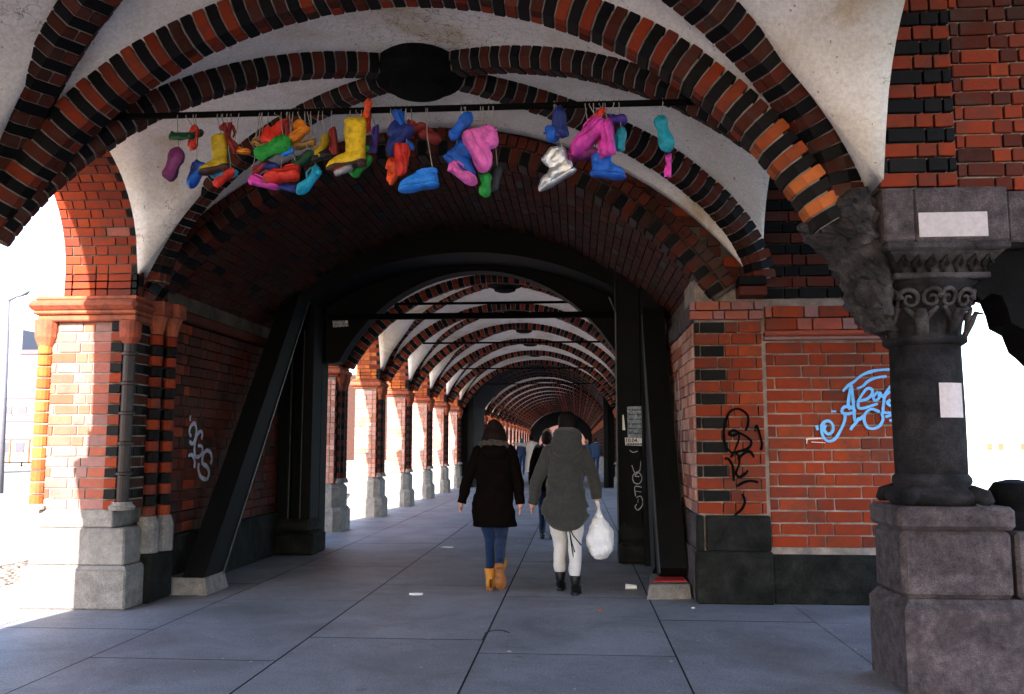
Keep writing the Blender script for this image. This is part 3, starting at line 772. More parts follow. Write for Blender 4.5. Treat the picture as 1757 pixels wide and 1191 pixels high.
# barrel shell (mortar) and its bricks
def barrel_pt(a, y, r_=RR): return Vector((RC+r_*math.sin(a), y, RZ+r_*math.cos(a)))
amax = math.acos((2.80-RZ)/RR)
v = []; f = []; n = 40
for i in range(n+1):
    a = -amax+2*amax*i/n
    for (y, rr) in ((8.30, RR+.012), (12.1, RR+.012), (12.1, RR+.4), (8.40, RR+.4)): v.append(barrel_pt(a, y, rr))
for i in range(n):
    for k in range(4): f.append((4*i+k, 4*i+(k+1) % 4, 4*i+4+(k+1) % 4, 4*i+4+k))
Acc().add(v, f).build('vault_shell', [M['mortard']], gate)
st = Stuff(); rowp = .098; nr = round(2*amax*RR/rowp); cnt = 0; bl = .27
for i in range(nr):
    a = -amax+2*amax*(i+.5)/nr; T = Vector((math.cos(a), 0, -math.sin(a))); N = Vector((-math.sin(a), 0, -math.cos(a)))
    y = 8.56-(bl/2 if i % 2 else 0); j = 0
    while y < 11.3:
        y0_, y1_ = max(y, 8.53), min(y+bl, 11.3)
        if y1_-y0_ > .04:
            p = barrel_pt(a, (y0_+y1_)/2)
            dark = (i % 6 == 0 and j % 4 == 1)
            key = 'black' if dark else random.choice(['redd', 'soot_shade', 'soot_shade'] if j < 3 else ['soot_shade'])  # bricks darken inward, shade of the barrel painted by colour
            m_ = frame(T*(rowp-.013), Vector((0, y1_-y0_-.012, 0)), N*.03, p+N*(-.009+random.uniform(-.003, .003)))
            if j < 4 and cnt < 290: put(unit_brick(key), m_, gate); cnt += 1
            else: st.add(key, unit_brick(key), m_)
        y += bl; j += 1
st.build('barrel_brickwork', gate)
# front ring of the passage: two orders of voussoirs
ring = thing('gate_arch', (RC, 8.35, 4.3), 'stepped brick arch ring of the gate mouth with black corner bricks', 'arch')
for order, (r0, r1, yf, yb, keyA, keyB, pit) in enumerate(((RR-.02, RR+.13, 8.24, 8.52, 'redd', 'black', .10), (RR+.14, RR+.25, 8.20, 8.4, 'redd', 'redd', .10))):
    am = math.acos((2.82-RZ)/RR); nn = round(2*am*r0/pit)
    for i in range(nn):
        a = -am+2*am*(i+.5)/nn; T = Vector((math.cos(a), 0, -math.sin(a))); N = Vector((math.sin(a), 0, math.cos(a)))
        key = keyB if (i % 2 and order == 0) else keyA
        L_ = 2*am*r0/nn-.012
        put(unit_brick(key), frame(T*L_, Vector((0, (yb-yf), 0)), N*(r1-r0), Vector((RC, (yf+yb)/2+random.uniform(-.003, .003), RZ))+N*((r0+r1)/2)), ring)
v = []; f = []
for i in range(n+1):
    a = -amax+2*amax*i/n
    for (y, rr) in ((8.26, RR-.0), (8.26, RR+.24), (8.5, RR+.24), (8.5, RR-.0)): v.append(barrel_pt(a, y, rr))
for i in range(n):
    for k in range(4): f.append((4*i+k, 4*i+(k+1) % 4, 4*i+4+(k+1) % 4, 4*i+4+k))
Acc().add(v, f).build('mortar', [M['mortard']], ring)
# side walls of the passage
lw = thing('passage_wall', (TX0, 10, 0), 'dark left brick wall inside the gate passage with white scrawled tag', 'wall')
Acc().box((TX0-.7, 8.36, .0), (TX0-.045, 12.1, 2.98)).build('core', [M['mortard']], lw)
Acc().box((TX0-.6, 8.365, 0), (TX0+.05, 12.0, .55), ch=.02).build('plinth', [M['gstone']], lw)
brick_wall(lw, (TX0, 8.37, 0), (0, 1, 0), (1, 0, 0), 3.65, .56, 2.68, .104, .27, lambda r_, u, L, ln: random.choice(['redd', 'redd', 'soot_shade', 'red' if u < .6 else 'redd']))  # darker mix paints the passage gloom, brighter red only near the mouth
Acc().box((TX0-.4, 8.37, 2.69), (TX0+.07, 12.0, 2.80), ch=.02).build('ledge', [M['redd']], lw)
rw = thing('passage_wall', (TX1, 9.5, 0), 'right brick wall inside the gate passage, pinkish reveal next to the steel post', 'wall')
Acc().box((TX1+.045, 8.46, 0), (TX1+.8, 12.1, 2.98)).build('core', [M['mortard']], rw)
Acc().box((TX1-.03, 8.42, 0), (TX1+.5, 12.0, .47), ch=.02).box((TX1-.01, 8.43, .472), (TX1+.5, 12.0, .79), ch=.012).build('plinth', [M['mstone']], rw)
brick_wall(rw, (TX1, 8.44, 0), (0, 1, 0), (-1, 0, 0), 3.5, .80, 2.60, .113, .28, lambda r_, u, L, ln: 'pinkl' if random.random() < .85 else 'pinkb')  # pale bricks paint the light reaching this reveal
Acc().box((TX1-.02, 8.42, 2.61), (TX1+.4, 12.0, 2.80), ch=.02).build('impost', [M['mstone']], rw)
# gate front wall to the right: pilaster + panel
tw = thing('gate_wall', (2.2, 8.4, 0), 'vivid red brick gate wall right of the passage with black quoins and graffiti', 'wall')
YF = 8.31
Acc().box((TX1+.02, YF+.045, 0), (3.28, YF+.8, 4.96)).build('core', [M['mortarl']], tw)
Acc().box((TX1-.03, YF-.06, 0), (1.775, YF+.09, .468), ch=.015).box((TX1-.012, YF-.03, .47), (1.16+.0, YF+.09, .79), ch=.01).box((1.163+.02, YF-.03, .47), (1.765, YF+.09, .79), ch=.01).build('pilaster_plinth', [M['gstone']], tw)
Acc().box((1.778, YF-.02, 0), (3.3, YF+.09, .44), ch=.01).build('wall_plinth', [M['gstone']], tw)
brick_wall(tw, (TX1, YF, 0), (1, 0, 0), (0, -1, 0), .635, .80, 2.60, .1135, .235, lambda r_, u, L, ln: 'black' if (u < .21 and r_ % 2) else 'red', depth=.055, gap=.014)
brick_wall(tw, (1.775, YF+.03, 0), (1, 0, 0), (0, -1, 0), 1.5, .50, 2.40, .1135, .33, lambda r_, u, L, ln: 'red', depth=.055, gap=.014)
# cornices
brick_wall(tw, (TX1-.04, YF-.035, 0), (1, 0, 0), (0, -1, 0), .69, 2.61, 2.79, .09, .22, lambda r_, u, L, ln: 'pinkb', depth=.06)
Acc().box((1.76, YF-.03, 2.415), (3.29, YF+.08, 2.45), ch=.008).box((1.76, YF-.06, 2.452), (3.29, YF+.08, 2.50), ch=.015).build('cornice', [M['pinkb']], tw)
brick_wall(tw, (1.77, YF-.035, 0), (1, 0, 0), (0, -1, 0), 1.5, 2.502, 2.74, .118, .28, lambda r_, u, L, ln: random.choice(['pinkb', 'red', 'red']), depth=.06)
ext_c, ext_z, ext_R = -1.45, 1.0, RR+.25
brick_wall(tw, (1.70, YF-.01, 0), (1, 0, 0), (0, -1, 0), 1.6, 2.81, 4.4, .105, .27, lambda r_, u, L, ln: 'black' if r_ % 2 == 0 else 'redd', depth=.055)
for z_, k_m in ((2.85, 'redd'), (2.945, 'black')): put(unit_brick(k_m), frame(Vector((.25, 0, 0)), Vector((0, .22, 0)), Vector((0, 0, .085)), Vector((1.63, 8.18, z_))), tw)
fill = thing('gate_spandrel', (-1.4, 8.4, 4), 'dark brickwork filling above the gate mouth', 'wall')
def inring(u, z, ln, x0=-4.9): x = x0+u; return math.hypot(x-RC, z-RZ) > ext_R+.0 and z < b1.zfar(x)+.08 and x < 1.78
brick_wall(fill, (-4.9, YF-.03, 0), (1, 0, 0), (0, -1, 0), 6.6, 2.82, 4.6, .10, .26, lambda r_, u, L, ln: random.choice(['redd', 'red']), mask=inring, depth=.05)
v = []; f = []
for i in range(n+1):
    x = -4.9+6.7*i/n; zz = RZ+math.sqrt(max((RR+.2)**2-(x-RC)**2, 0)) if abs(x-RC) < RR+.2 else 2.82
    v += [(x, YF-.0, max(zz, 2.82)), (x, YF-.0, 4.97)]
for i in range(n): f.append((2*i, 2*i+2, 2*i+3, 2*i+1))
Acc().add(v, f).build('core', [M['mortard']], fill)

# steelwork in the passage
def post(name, boxes, label, cat='post'):
    lo = boxes[0][0]; t = thing(name, (lo[0], lo[1], 0), label, cat)
    for lo, hi in boxes: Acc().box(lo, hi, ch=.008).build('flange', [M['steel']], t)
    return t
lp = post('steel_post', [((-4.0, 11.55, 0), (-3.86, 12.0, 3.9)), ((-3.858, 11.72, 0), (-3.70, 11.84, 3.8)), ((-3.698, 11.6, .0), (-3.56, 12.0, 3.7))], 'black riveted steel post on the left of the passage')
Acc().box((-3.86, 11.585, .3), (-3.845, 11.60, 3.0)).box((-3.70, 11.585, .3), (-3.688, 11.598, 3.0)).build('cable', [M['edge']], lp)
Acc().box((-4.0, 11.45, 0), (-3.46, 12.05, .28), ch=.03).box((-4.0, 11.5, .282), (-3.52, 12.02, .46), ch=.04).build('footing', [M['gstone']], lp)
ls = thing('steel_strut', (-3.7, 8.6, 0), 'slanting black steel strut against the left passage wall', 'strut')
Acc().bar((-3.72, 8.55, .05), (-3.72, 11.5, 3.65), .34, .22, side=Vector((1, 0, 0))).build('bar', [M['steel']], ls)
Acc().bar((-3.598, 8.77, .05), (-3.598, 11.68, 3.65), .02, .012, side=Vector((1, 0, 0))).build('edge_highlight', [M['edge']], ls)  # painted highlight along the strut edge
Acc().prism([(-3.98, 7.98+.4), (-3.56, 7.98+.4), (-3.56, 8.9), (-3.98, 8.9)], 0, .16, top=[(-3.98, 8.42), (-3.6, 8.42), (-3.6, 8.88), (-3.98, 8.88)]).build('footing', [M['stone']], ls)
rp = post('steel_post', [((.50, 11.0, 0), (.80, 11.3, 3.9)), ((.802, 10.75, 0), (1.08, 11.25, 3.6))], 'black steel post on the right, covered with posters and tags')
Acc().tube([(.50, 10.985, .4), (.50, 10.985, 3.1), (.42, 10.985, 3.3)], .008, 6).build('cable', [M['edge']], rp)
Acc().box((.50, 10.9, 0), (1.0, 11.4, .25), ch=.04).box((.52, 10.92, .252), (.98, 11.38, .5), ch=.06).build('footing', [M['gstone']], rp)
rs = thing('steel_strut', (.9, 8.7, 0), 'slanting black steel strut rising from the red painted stone', 'strut')
Acc().bar((.93, 8.95, .15), (.93, 10.75, 3.0), .36, .26, side=Vector((1, 0, 0))).bar((.93, 10.0, .05), (.93, 10.9, 2.8), .5, .20, side=Vector((1, 0, 0))).build('bar', [M['steel']], rs)
Acc().bar((.795, 8.78, .2), (.795, 10.55, 3.0), .015, .012, side=Vector((1, 0, 0))).build('edge_highlight', [M['edge']], rs)  # painted highlight on the right strut
# block with red paint
blk = thing('stone_block', (.85, 8.75, 0), 'low grey stone block with a red painted wedge on top at foot of right strut', 'stone block')
P4 = [(.64, 8.46), (1.06, 8.52), (1.06, 9.25), (.72, 9.25)]
Acc().prism(P4, 0, .13, top=[(.67, 8.50), (1.05, 8.55), (1.05, 9.24), (.74, 9.24)]).build('stone', [M['stone']], blk)
Acc().prism([(.72, 8.66), (1.04, 8.72), (1.04, 9.12), (.80, 9.0)], .131, .140).build('red_paint', [M['redpaint']], blk)
# tie beams, steel arch
sa_ = thing('steel_arch', (RC, 11.5, 3.9), 'shallow black steel arch rib under the barrel vault', 'arch')
v = []; f = []; n = 36
for i in range(n+1):
    x = -4.0+5.1*i/n; zl = -.05+math.sqrt(4.03**2-(x+1.45)**2); zu = max(RZ+math.sqrt(max(RR**2-(x-RC)**2, 0)), zl+.02)
    for y, z in ((11.3, zl), (11.3, zu), (12.1, zu), (12.1, zl)): v.append((x, y, z))
for i in range(n):
    for k in range(4): f.append((4*i+k, 4*i+(k+1) % 4, 4*i+4+(k+1) % 4, 4*i+4+k))
Acc().add(v, f).build('web_plate', [M['steel']], sa_)
ea = thing('gate_end_arch', (-1.28, 12.25, 3.9), 'dark arched end frame of the gate passage', 'arch')
v = []; f = []
for i in range(n+1):
    a = -1.25+2.5*i/n; x = -1.38+2.55*math.sin(a)*.9; z = 1.32+2.58*math.cos(a)
    if z < 2.6: z = 2.6
    v += [(x, 12.15, z), (x, 12.15, 5.0), (x, 12.45, 5.0), (x, 12.45, z)]
for i in range(n):
    for k in range(4): f.append((4*i+k, 4*i+(k+1) % 4, 4*i+4+(k+1) % 4, 4*i+4+k))
Acc().add(v, f).build('arch_band', [M['steel']], ea)
Acc().box((-5.0, 12.15, 0), (-3.60, 12.45, 5.0)).box((.80, 12.15, 0), (2.5, 12.45, 5.0)).build('jamb', [M['steel']], ea)
def beam(p, q, r_, label, name='tie_beam'):
    o = Acc().bar(p, q, r_*2, r_*2).build(name, [M['iron']]); return meta(o, label, 'beam')
beam((-3.6, 12.05, 3.24), (.85, 12.05, 3.24), .04, 'thick black steel tie beam across the end of the passage')
for y, lb in ((12.9, 'thin iron tie rod just behind the thick tie beam'), (17.97, 'thin iron tie rod across the second far cross arch'), (24.07, 'thin iron tie rod across the fourth far cross arch'), (30.17, 'small iron tie rod at the far end of the first arcade row')):
    zz = 1.43+(3.58-1.43)
    beam((-3.2, y, 3.56), (.5, y, 3.56), .018, lb, 'tie_rod')
# second gate far along the walkway
g2 = thing('far_gate', (-1.3, 33, 0), 'second dark gate passage far along the arcade', 'passage')
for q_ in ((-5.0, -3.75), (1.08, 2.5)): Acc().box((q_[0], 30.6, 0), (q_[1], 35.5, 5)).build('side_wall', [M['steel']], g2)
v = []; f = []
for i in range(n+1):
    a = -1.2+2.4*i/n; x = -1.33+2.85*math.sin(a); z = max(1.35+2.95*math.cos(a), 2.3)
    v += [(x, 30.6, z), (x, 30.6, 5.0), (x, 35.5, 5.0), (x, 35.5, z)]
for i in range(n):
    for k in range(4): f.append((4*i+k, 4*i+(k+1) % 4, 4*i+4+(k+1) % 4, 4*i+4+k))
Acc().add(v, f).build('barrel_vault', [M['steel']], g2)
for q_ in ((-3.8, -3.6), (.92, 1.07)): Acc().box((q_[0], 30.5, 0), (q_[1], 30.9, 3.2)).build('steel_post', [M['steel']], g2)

for i, y in enumerate((31.7, 33.1, 34.5)): shift(t0, y-14.92, '%s striped cross arch inside the far gate passage' % ORD[i])
g3 = thing('added_end_portal', (-1.3, 76.6, 0), 'added dark portal that narrows and dims the bright far end of the arcade', 'passage')  # added portal, shaped to cut the brightness of the far opening
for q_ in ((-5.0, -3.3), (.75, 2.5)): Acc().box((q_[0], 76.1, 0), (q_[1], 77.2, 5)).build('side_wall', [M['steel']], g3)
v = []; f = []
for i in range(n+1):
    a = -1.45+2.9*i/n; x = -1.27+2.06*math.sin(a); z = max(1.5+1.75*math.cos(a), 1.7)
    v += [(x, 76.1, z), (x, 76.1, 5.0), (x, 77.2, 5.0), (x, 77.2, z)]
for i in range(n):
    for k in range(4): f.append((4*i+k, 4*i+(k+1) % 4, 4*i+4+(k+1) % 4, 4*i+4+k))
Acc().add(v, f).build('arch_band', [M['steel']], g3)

# ================================================================== the dark stone column and the wall above it
sc = thing('stone_column', (2.2, 5.65, 0), 'sooty dark stone column with carved capital on a big granite pedestal', 'column')
Acc().prism([(1.90, 5.40), (4.3, 5.40), (4.3, 5.98), (1.885, 5.98)], 0, .475).build('pedestal_plinth', [M['mstone']], sc)
Acc().prism([(1.90, 5.40), (4.3, 5.40), (4.3, 5.98), (1.885, 5.98)], .475, .53, top=[(1.95, 5.46), (4.3, 5.46), (4.3, 5.95), (1.93, 5.95)]).build('pedestal_chamfer', [M['mstone']], sc)
Acc().box((1.86+.06, 5.455, .53), (2.56, 5.95, .93), ch=.03).build('pedestal_die', [M['mstone']], sc)
Acc().box((1.87+.03, 5.43, .932), (2.58, 5.96, 1.07), ch=.025).build('pedestal_cap', [M['mstone']], sc)
Acc().box((2.585, 5.47, .53), (4.3, 5.93, .92), ch=.02).build('parapet', [M['mstone']], sc)
sx, sy = 2.20, 5.68
a = Acc().lathe([(.235, .0), (.27, .03), (.275, .06), (.255, .09), (.215, .11), (.23, .14), (.225, .165), (.205, .19)], (sx, sy, 1.072), 40)
for dx_, dy_ in ((-.2, -.2), (.2, -.2), (-.2, .2), (.2, .2)):
    a.tube([(sx+dx_*.8, sy+dy_*.8, 1.15), (sx+dx_*1.12, sy+dy_*1.1, 1.12), (sx+dx_*1.25, sy+dy_*1.2, 1.09)], [.05, .05, .02], 10)
a.build('shaft_base', [M['dstone']], sc, smooth=True)
Acc().lathe([(.208, 0), (.212, .4), (.208, .79)], (sx, sy, 1.262), 40).build('shaft', [M['dstone']], sc, smooth=True)
Acc().lathe([(.215, 0), (.245, .02), (.245, .045), (.215, .07), (.22, .12), (.25, .25), (.30, .36), (.33, .385)], (sx, sy, 2.05), 40).build('bell', [M['dstone']], sc, smooth=True)
# carved scrolls and leaves on the bell
cv = Acc()
def spiral(c, U, V, r0, turns, wr, sgn=1):
    pts = []; rad = []
    for i in range(26):
        q = i/25; a_ = sgn*q*turns*2*math.pi; r_ = r0*(1-q)+.012
        pts.append(c+U*(r_*math.cos(a_))+V*(r_*math.sin(a_))); rad.append(wr*(1-.5*q))
    cv.tube(pts, rad, 6)
for k in range(8):
    a_ = k*math.pi/4+math.pi/8; nrm = Vector((math.cos(a_), math.sin(a_), 0)); U = Vector((-math.sin(a_), math.cos(a_), 0)); V = Vector((0, 0, 1))+nrm*.35
    base = Vector((sx, sy, 2.05))
    for sg in (-1, 1):
        spiral(base+nrm*.275+U*(.062*sg)+Vector((0, 0, .27)), U*sg, V, .055, 1.4, .016)
        cv.tube([base+nrm*.235+U*.0+Vector((0, 0, .08)), base+nrm*.25+U*(.03*sg)+Vector((0, 0, .16)), base+nrm*.27+U*(.09*sg)+Vector((0, 0, .22))], [.012, .018, .014], 6)
    cv.tube([base+nrm*.225+Vector((0, 0, .05)), base+nrm*.27+Vector((0, 0, .14)), base+nrm*.30+Vector((0, 0, .20)), base+nrm*.34+Vector((0, 0, .19))], [.035, .04, .03, .012], 8, flat=.5)
cv.build('scroll_carving', [M['dstone3']], sc, smooth=True)  # carving paler than the bell, its highlights put into the stone colour
Acc().box((1.93, 5.38, 2.437), (2.50, 5.96, 2.475), ch=.01).build('astragal', [M['dstone3']], sc)
Acc().prism([(1.99, 5.42), (2.45, 5.42), (2.45, 5.95), (1.99, 5.95)], 2.477, 2.60, top=[(1.90, 5.34), (2.57, 5.34), (2.57, 6.0), (1.90, 6.0)]).build('echinus', [M['dstone3']], sc)
lv = Acc()
for i in range(7):
    x = 1.985+i*.082
    for dz in (0, 1):
        lv.tube([(x, 5.415-.0, 2.485), (x-.025, 5.375, 2.53), (x, 5.345, 2.565), (x+.028, 5.37, 2.53), (x+.005, 5.385, 2.51)], [.012, .016, .016, .013, .008], 6)
lv.build('leaf_frieze', [M['dstone3']], sc, smooth=True)
Acc().box((1.87, 5.32, 2.602), (2.60, 6.0, 2.655), ch=.015).build('abacus', [M['dstone3']], sc)
Acc().box((1.87, 5.33, 2.657), (2.05, 6.0, 2.99), ch=.012).box((2.053, 5.335, 2.657), (2.60, 6.0, 2.99), ch=.012).build('impost_block', [M['mstone']], sc)
# projecting springer that receives the ribs
SPRINGER_LATER = True
# flat pale patches painted over
pz = at(1600, 412, 5.325)
Acc().box((2.07, 5.326, 2.68), (2.47, 5.334, 2.83)).build('paint_patch', [M['patch']], sc)
v = []; f = []
for i in range(9):
    a_ = -math.pi/2+(-.05+i/8*.78); 
    for z in (1.60, 1.81): v.append((sx+.217*math.cos(a_), sy+.217*math.sin(a_), z))
for i in range(8): f.append((2*i, 2*i+2, 2*i+3, 2*i+1))
Acc().add(v, f).build('paint_patch', [M['patch']], sc)

uw = thing('pier_wall', (3, 5.6, 3), 'red brick wall above the dark column with black striped quoins', 'wall')
Acc().box((1.87, 5.40, 3.0), (4.4, 5.95, 4.96)).build('core', [M['mortarl']], uw)
brick_wall(uw, (1.86, 5.36, 0), (1, 0, 0), (0, -1, 0), .47, 3.0, 4.6, .0925, .235, lambda r_, u, L, ln: 'black' if r_ % 2 else 'red', depth=.055)
brick_wall(uw, (2.335, 5.375, 0), (1, 0, 0), (0, -1, 0), 1.5, 2.97, 4.6, .0925, .225, lambda r_, u, L, ln: random.choice(['red', 'red', 'redd'] if r_ < 10 else ['red', 'redd', 'redd']), depth=.055)
Acc().box((2.605, 5.36, 2.65), (4.4, 6.0, 2.965), ch=.012).build('lintel', [M['mstone']], uw)
# trefoil tracery slab right of the capital
tf = thing('tracery_arch', (3.2, 5.7, 2.5), 'black cusped stone arch reaching right from the carved capital', 'arch')
out = [at(x, y, 5.6) for x, y in ((1640, 440), (1652, 500), (1672, 520), (1688, 508), (1706, 512), (1716, 535), (1722, 558), (1745, 570), (1757, 600), (1772, 612), (1800, 640), (1900, 640), (1900, 430))]
vv = [(p.x, 5.5, min(p.z, 2.65)) for p in out]+[(p.x, 5.8, min(p.z, 2.65)) for p in out]; m_ = len(out)
me = Acc().add(vv, [tuple(range(m_)), tuple(range(m_, 2*m_))[::-1]]+[(i, (i+1) % m_, m_+(i+1) % m_, m_+i) for i in range(m_)]).build('tracery', [M['dstone2']], tf)  # near-black colour holds the shade on the face towards the camera
# dark round lumps on the parapet
rl = thing('parapet_finial', (2.66, 5.75, .92), 'dark rounded stone knob on the parapet beside the column', 'finial')
Acc().lathe([(.16, 0), (.17, .05), (.12, .09), (.10, .11), (.14, .16), (.15, .22), (.11, .28), (.03, .30)], (2.72, 5.75, .921), 24).build('knob', [M['dstone2']], rl, smooth=True)
Acc().lathe([(.19, -.012), (.19, .02), (.16, .03)], (2.72, 5.75, .935), 24).build('knob_base', [M['dstone2']], rl)

# ================================================================== graffiti and paper
def strokes(name, parent, conv, lines, w, mat, n, label=None):
    a = Acc()
    for i_l, ln in enumerate(lines):
        ww = w
        if isinstance(ln[0], (int, float)): ww = ln[0]; ln = ln[1:]
        ribbon(a, [conv(x, y) for x, y in ln], ww, n, .003+.0007*i_l)
    o = a.build(name, [mat], parent, label=label); return o
YB = YF-.011
k_ = 170/1265
cvb = lambda x, y: at(1380+x*k_, 620+y*k_, YF+.018)
strokes('graffiti', tw, cvb, [
    [(490, 385), (560, 310), (640, 255), (740, 175), (860, 130), (980, 110), (1120, 105), (1160, 110)],
    [(670, 345), (740, 320), (820, 250), (920, 210), (1050, 190)],
    [(595, 310), (575, 420), (560, 560), (590, 620)],
    [(600, 300), (615, 430), (630, 600), (640, 740), (655, 770)],
    [(700, 510), (800, 480), (860, 420), (860, 360), (800, 350), (740, 420), (690, 510), (690, 590), (750, 600), (850, 570), (940, 540)],
    [(940, 390), (880, 450), (900, 500), (950, 470), (960, 400), (1000, 450), (1060, 370), (1120, 290)],
    [(1110, 380), (1030, 440), (1010, 540), (1000, 640)],
    [(1100, 490), (1060, 530), (1100, 565), (1140, 530), (1100, 490)],
    [(470, 620), (520, 580), (600, 590), (640, 640), (560, 670), (490, 660), (470, 620)],
    [(520, 660), (510, 760), (460, 880), (390, 990), (310, 1020), (250, 980), (220, 900), (230, 800), (300, 760), (360, 810), (360, 890), (300, 930), (250, 870), (270, 810)],
    [(700, 720), (650, 790), (600, 850), (590, 880)], [(760, 690), (700, 740), (640, 760)],
    [(960, 650), (860, 610), (780, 660), (760, 750), (800, 840), (880, 860), (960, 820), (1000, 740), (990, 660), (1060, 660), (1160, 655)],
    [(1030, 710), (1100, 690), (1180, 680)], [(1080, 760), (1160, 740), (1200, 720)],
    [(340, 640), (400, 640)], [.05, (150, 820), (170, 880)]], .030, M['gblue'], (0, -1, 0), 'sky blue sprayed tag with looping letters')
strokes('graffiti', tw, cvb, [[(20, 1000), (60, 990), (240, 985), (280, 1010)], [(30, 1050), (35, 1000)], [(90, 1030), (270, 1040)]], .016, M['gpink'], (0, -1, 0), 'small pale pink painted dash')
kb = 100/567
cvk = lambda x, y: at(1225+x*kb, 690+y*kb, YB)
strokes('graffiti', tw, cvk, [
    [(305, 280), (330, 220), (330, 140), (290, 90), (230, 65), (160, 90), (115, 180), (95, 300), (110, 420), (170, 490), (240, 480), (330, 450), (365, 390), (320, 340), (250, 300), (190, 275), (145, 305), (180, 325), (240, 300)],
    [.02, (245, 310), (240, 370), (210, 450), (170, 540)], [(100, 550), (140, 555), (180, 620), (190, 700), (190, 770)],
    [(160, 540), (200, 490), (240, 530), (245, 600), (215, 690), (250, 730), (310, 690), (330, 660)],
    [(230, 560), (290, 500), (350, 480), (390, 540)], [.02, (400, 230), (400, 290)], [(410, 220), (440, 300), (465, 400), (455, 470)],
    [(220, 820), (290, 780), (360, 765), (430, 780)], [(270, 890), (300, 960), (270, 1040), (200, 1100)]], .028, M['gblack'], (0, -1, 0), 'black scribbled line tag')
kw = 90/715
cvw = lambda x, y: atX(300+x*kw, 690+y*kw, TX0+.006)
strokes('graffiti', lw, cvw, [
    [(210, 180), (205, 260)], [(220, 470), (195, 420), (210, 340), (260, 290), (290, 360), (280, 480), (240, 565), (195, 540)],
    [(360, 510), (370, 430), (340, 400), (290, 470), (265, 600), (270, 720), (310, 750), (370, 690), (365, 610), (310, 590)],
    [(180, 730), (230, 720), (265, 800), (260, 900)],
    [.05, (480, 840), (500, 780), (480, 690), (430, 660), (380, 720), (370, 830), (430, 880), (460, 960), (430, 1050), (350, 1020), (315, 920), (320, 830)]], .045, M['gwhite'], (1, 0, 0), 'white looping sprayed tag')
strokes('graffiti', rw, lambda x, y: atX(x, y, TX1-.006), [
    [(1163, 640), (1166, 700), (1163, 790), (1168, 840)], [(1160, 650), (1158, 720), (1162, 820)], [(1171, 700), (1169, 760), (1174, 830)], [(1162, 800), (1172, 850)]], .05, M['gwhite'], (-1, 0, 0), 'white sprayed streaks')
kp = 90/487
cvp = lambda x, y: at(1060+x*kp, 680+y*kp, 10.985)
strokes('graffiti', rp, cvp, [
    [(130, 640), (160, 710), (205, 690)], [(215, 600), (205, 690)], [(180, 700), (140, 740), (150, 800), (200, 810), (225, 760), (195, 710), (160, 740), (200, 745)],
    [(165, 930), (160, 840), (225, 845)], [(165, 880), (220, 890)], [(170, 940), (215, 930), (232, 1000), (190, 1055), (160, 1030), (175, 1000)], [(190, 950), (185, 990)], [(110, 500), (140, 520), (185, 510)]], .011, M['gwhite'], (0, -1, 0), 'thin white marker tag')
cvq = lambda x, y: at(1060+x*kp, 680+y*kp, 10.745)
strokes('graffiti', rp, cvq, [[(270, 490), (320, 490)], [(290, 480), (300, 530)], [(270, 520), (325, 520)], [(295, 560), (290, 600), (330, 600)], [(325, 560), (320, 600)], [(335, 620), (300, 625), (310, 670), (345, 660)]], .011, M['gwhite'], (0, -1, 0), 'short white marker tag')
def sheet(name, parent, pts, Y, mat, th=.004, label=None):
    p = [at(x, y, Y) for x, y in pts]
    v = [(q.x, Y, q.z) for q in p]+[(q.x, Y-th, q.z) for q in p]; n_ = len(p)
    return Acc().add(v, [tuple(range(n_)), tuple(range(n_, 2*n_))[::-1]]+[(i, (i+1) % n_, n_+(i+1) % n_, n_+i) for i in range(n_)]).build(name, [mat], parent, label=label)
def text(name, parent, s, loc, size, mat, rot=(R(90), 0, 0), bold=0.02):
    c = bpy.data.curves.new(name, 'FONT'); c.body = s; c.size = size; c.extrude = .001; c.offset = bold*size; c.align_x = 'CENTER'; c.align_y = 'CENTER'
    c.materials.append(mat); tmp = bpy.data.objects.new('tmp', c); me_ = bpy.data.meshes.new_from_object(tmp); bpy.data.objects.remove(tmp); bpy.data.curves.remove(c)
    o = link(bpy.data.objects.new(name, me_)); setparent(o, parent); o.matrix_basis = Matrix.Translation(loc) @ Matrix.Rotation(rot[0], 4, 'X') @ Matrix.Rotation(rot[1], 4, 'Y'); return o
ps = sheet('poster', rp, [(1076, 698), (1105, 697), (1106, 752), (1077, 753)], 10.985, M['poster'], label='torn blue grey poster')
ns_ = sheet('notice', rp, [(1072, 751), (1107, 752), (1108, 765), (1073, 764)], 10.980, M['paper'], label='white date notice')
text('lettering', rp, '10.04.  1', at(1089, 756, 10.970), .066, M['print']); text('lettering', rp, 'KONZERT  TERMIN', at(1090, 762, 10.970), .026, M['print']) if False else None
a = Acc()
for i in range(22): 
    p = at(1075+i*1.42, 762, 10.972); a.box((p.x, 10.970, p.z-.010), (p.x+.007+.003*(i % 3), 10.974, p.z+.008))
a.build('lettering', [M['print']], rp, kind='stuff')
a = Acc()
for r_ in range(6):
    for i in range(9):
        if random.random() < .75:
            p = at(1079+i*2.7, 703+r_*8, 10.978); a.box((p.x, 10.974, p.z-.012), (p.x+.014, 10.979, p.z+.004))
a.build('printed_marks', [M['print']], rp, kind='stuff')
sheet('sticker', rp, [(1112, 808), (1129, 810), (1129, 819), (1112, 818)], 10.745, M['paper'], label='small white sticker')
sheet('sticker', rp, [(1116, 820), (1128, 820), (1128, 826), (1116, 826)], 10.745, M['sticker_b'], label='small blue sticker')
sheet('sticker', rp, [(1120, 822), (1127, 822), (1126, 825.5), (1121, 825.5)], 10.738, M['sticker_y'], label='small yellow sticker')
sheet('pale_strip', rp, [(1068, 712), (1070, 712), (1073, 738), (1068, 738)], 10.98, M['paper'], label='narrow pale strip')  # plain pale strip at the side of the post
sg = thing('notice_sign', at(584, 553, 12.0), 'small white enamel sign with three lines of dark lettering on the gate end frame', 'sign')
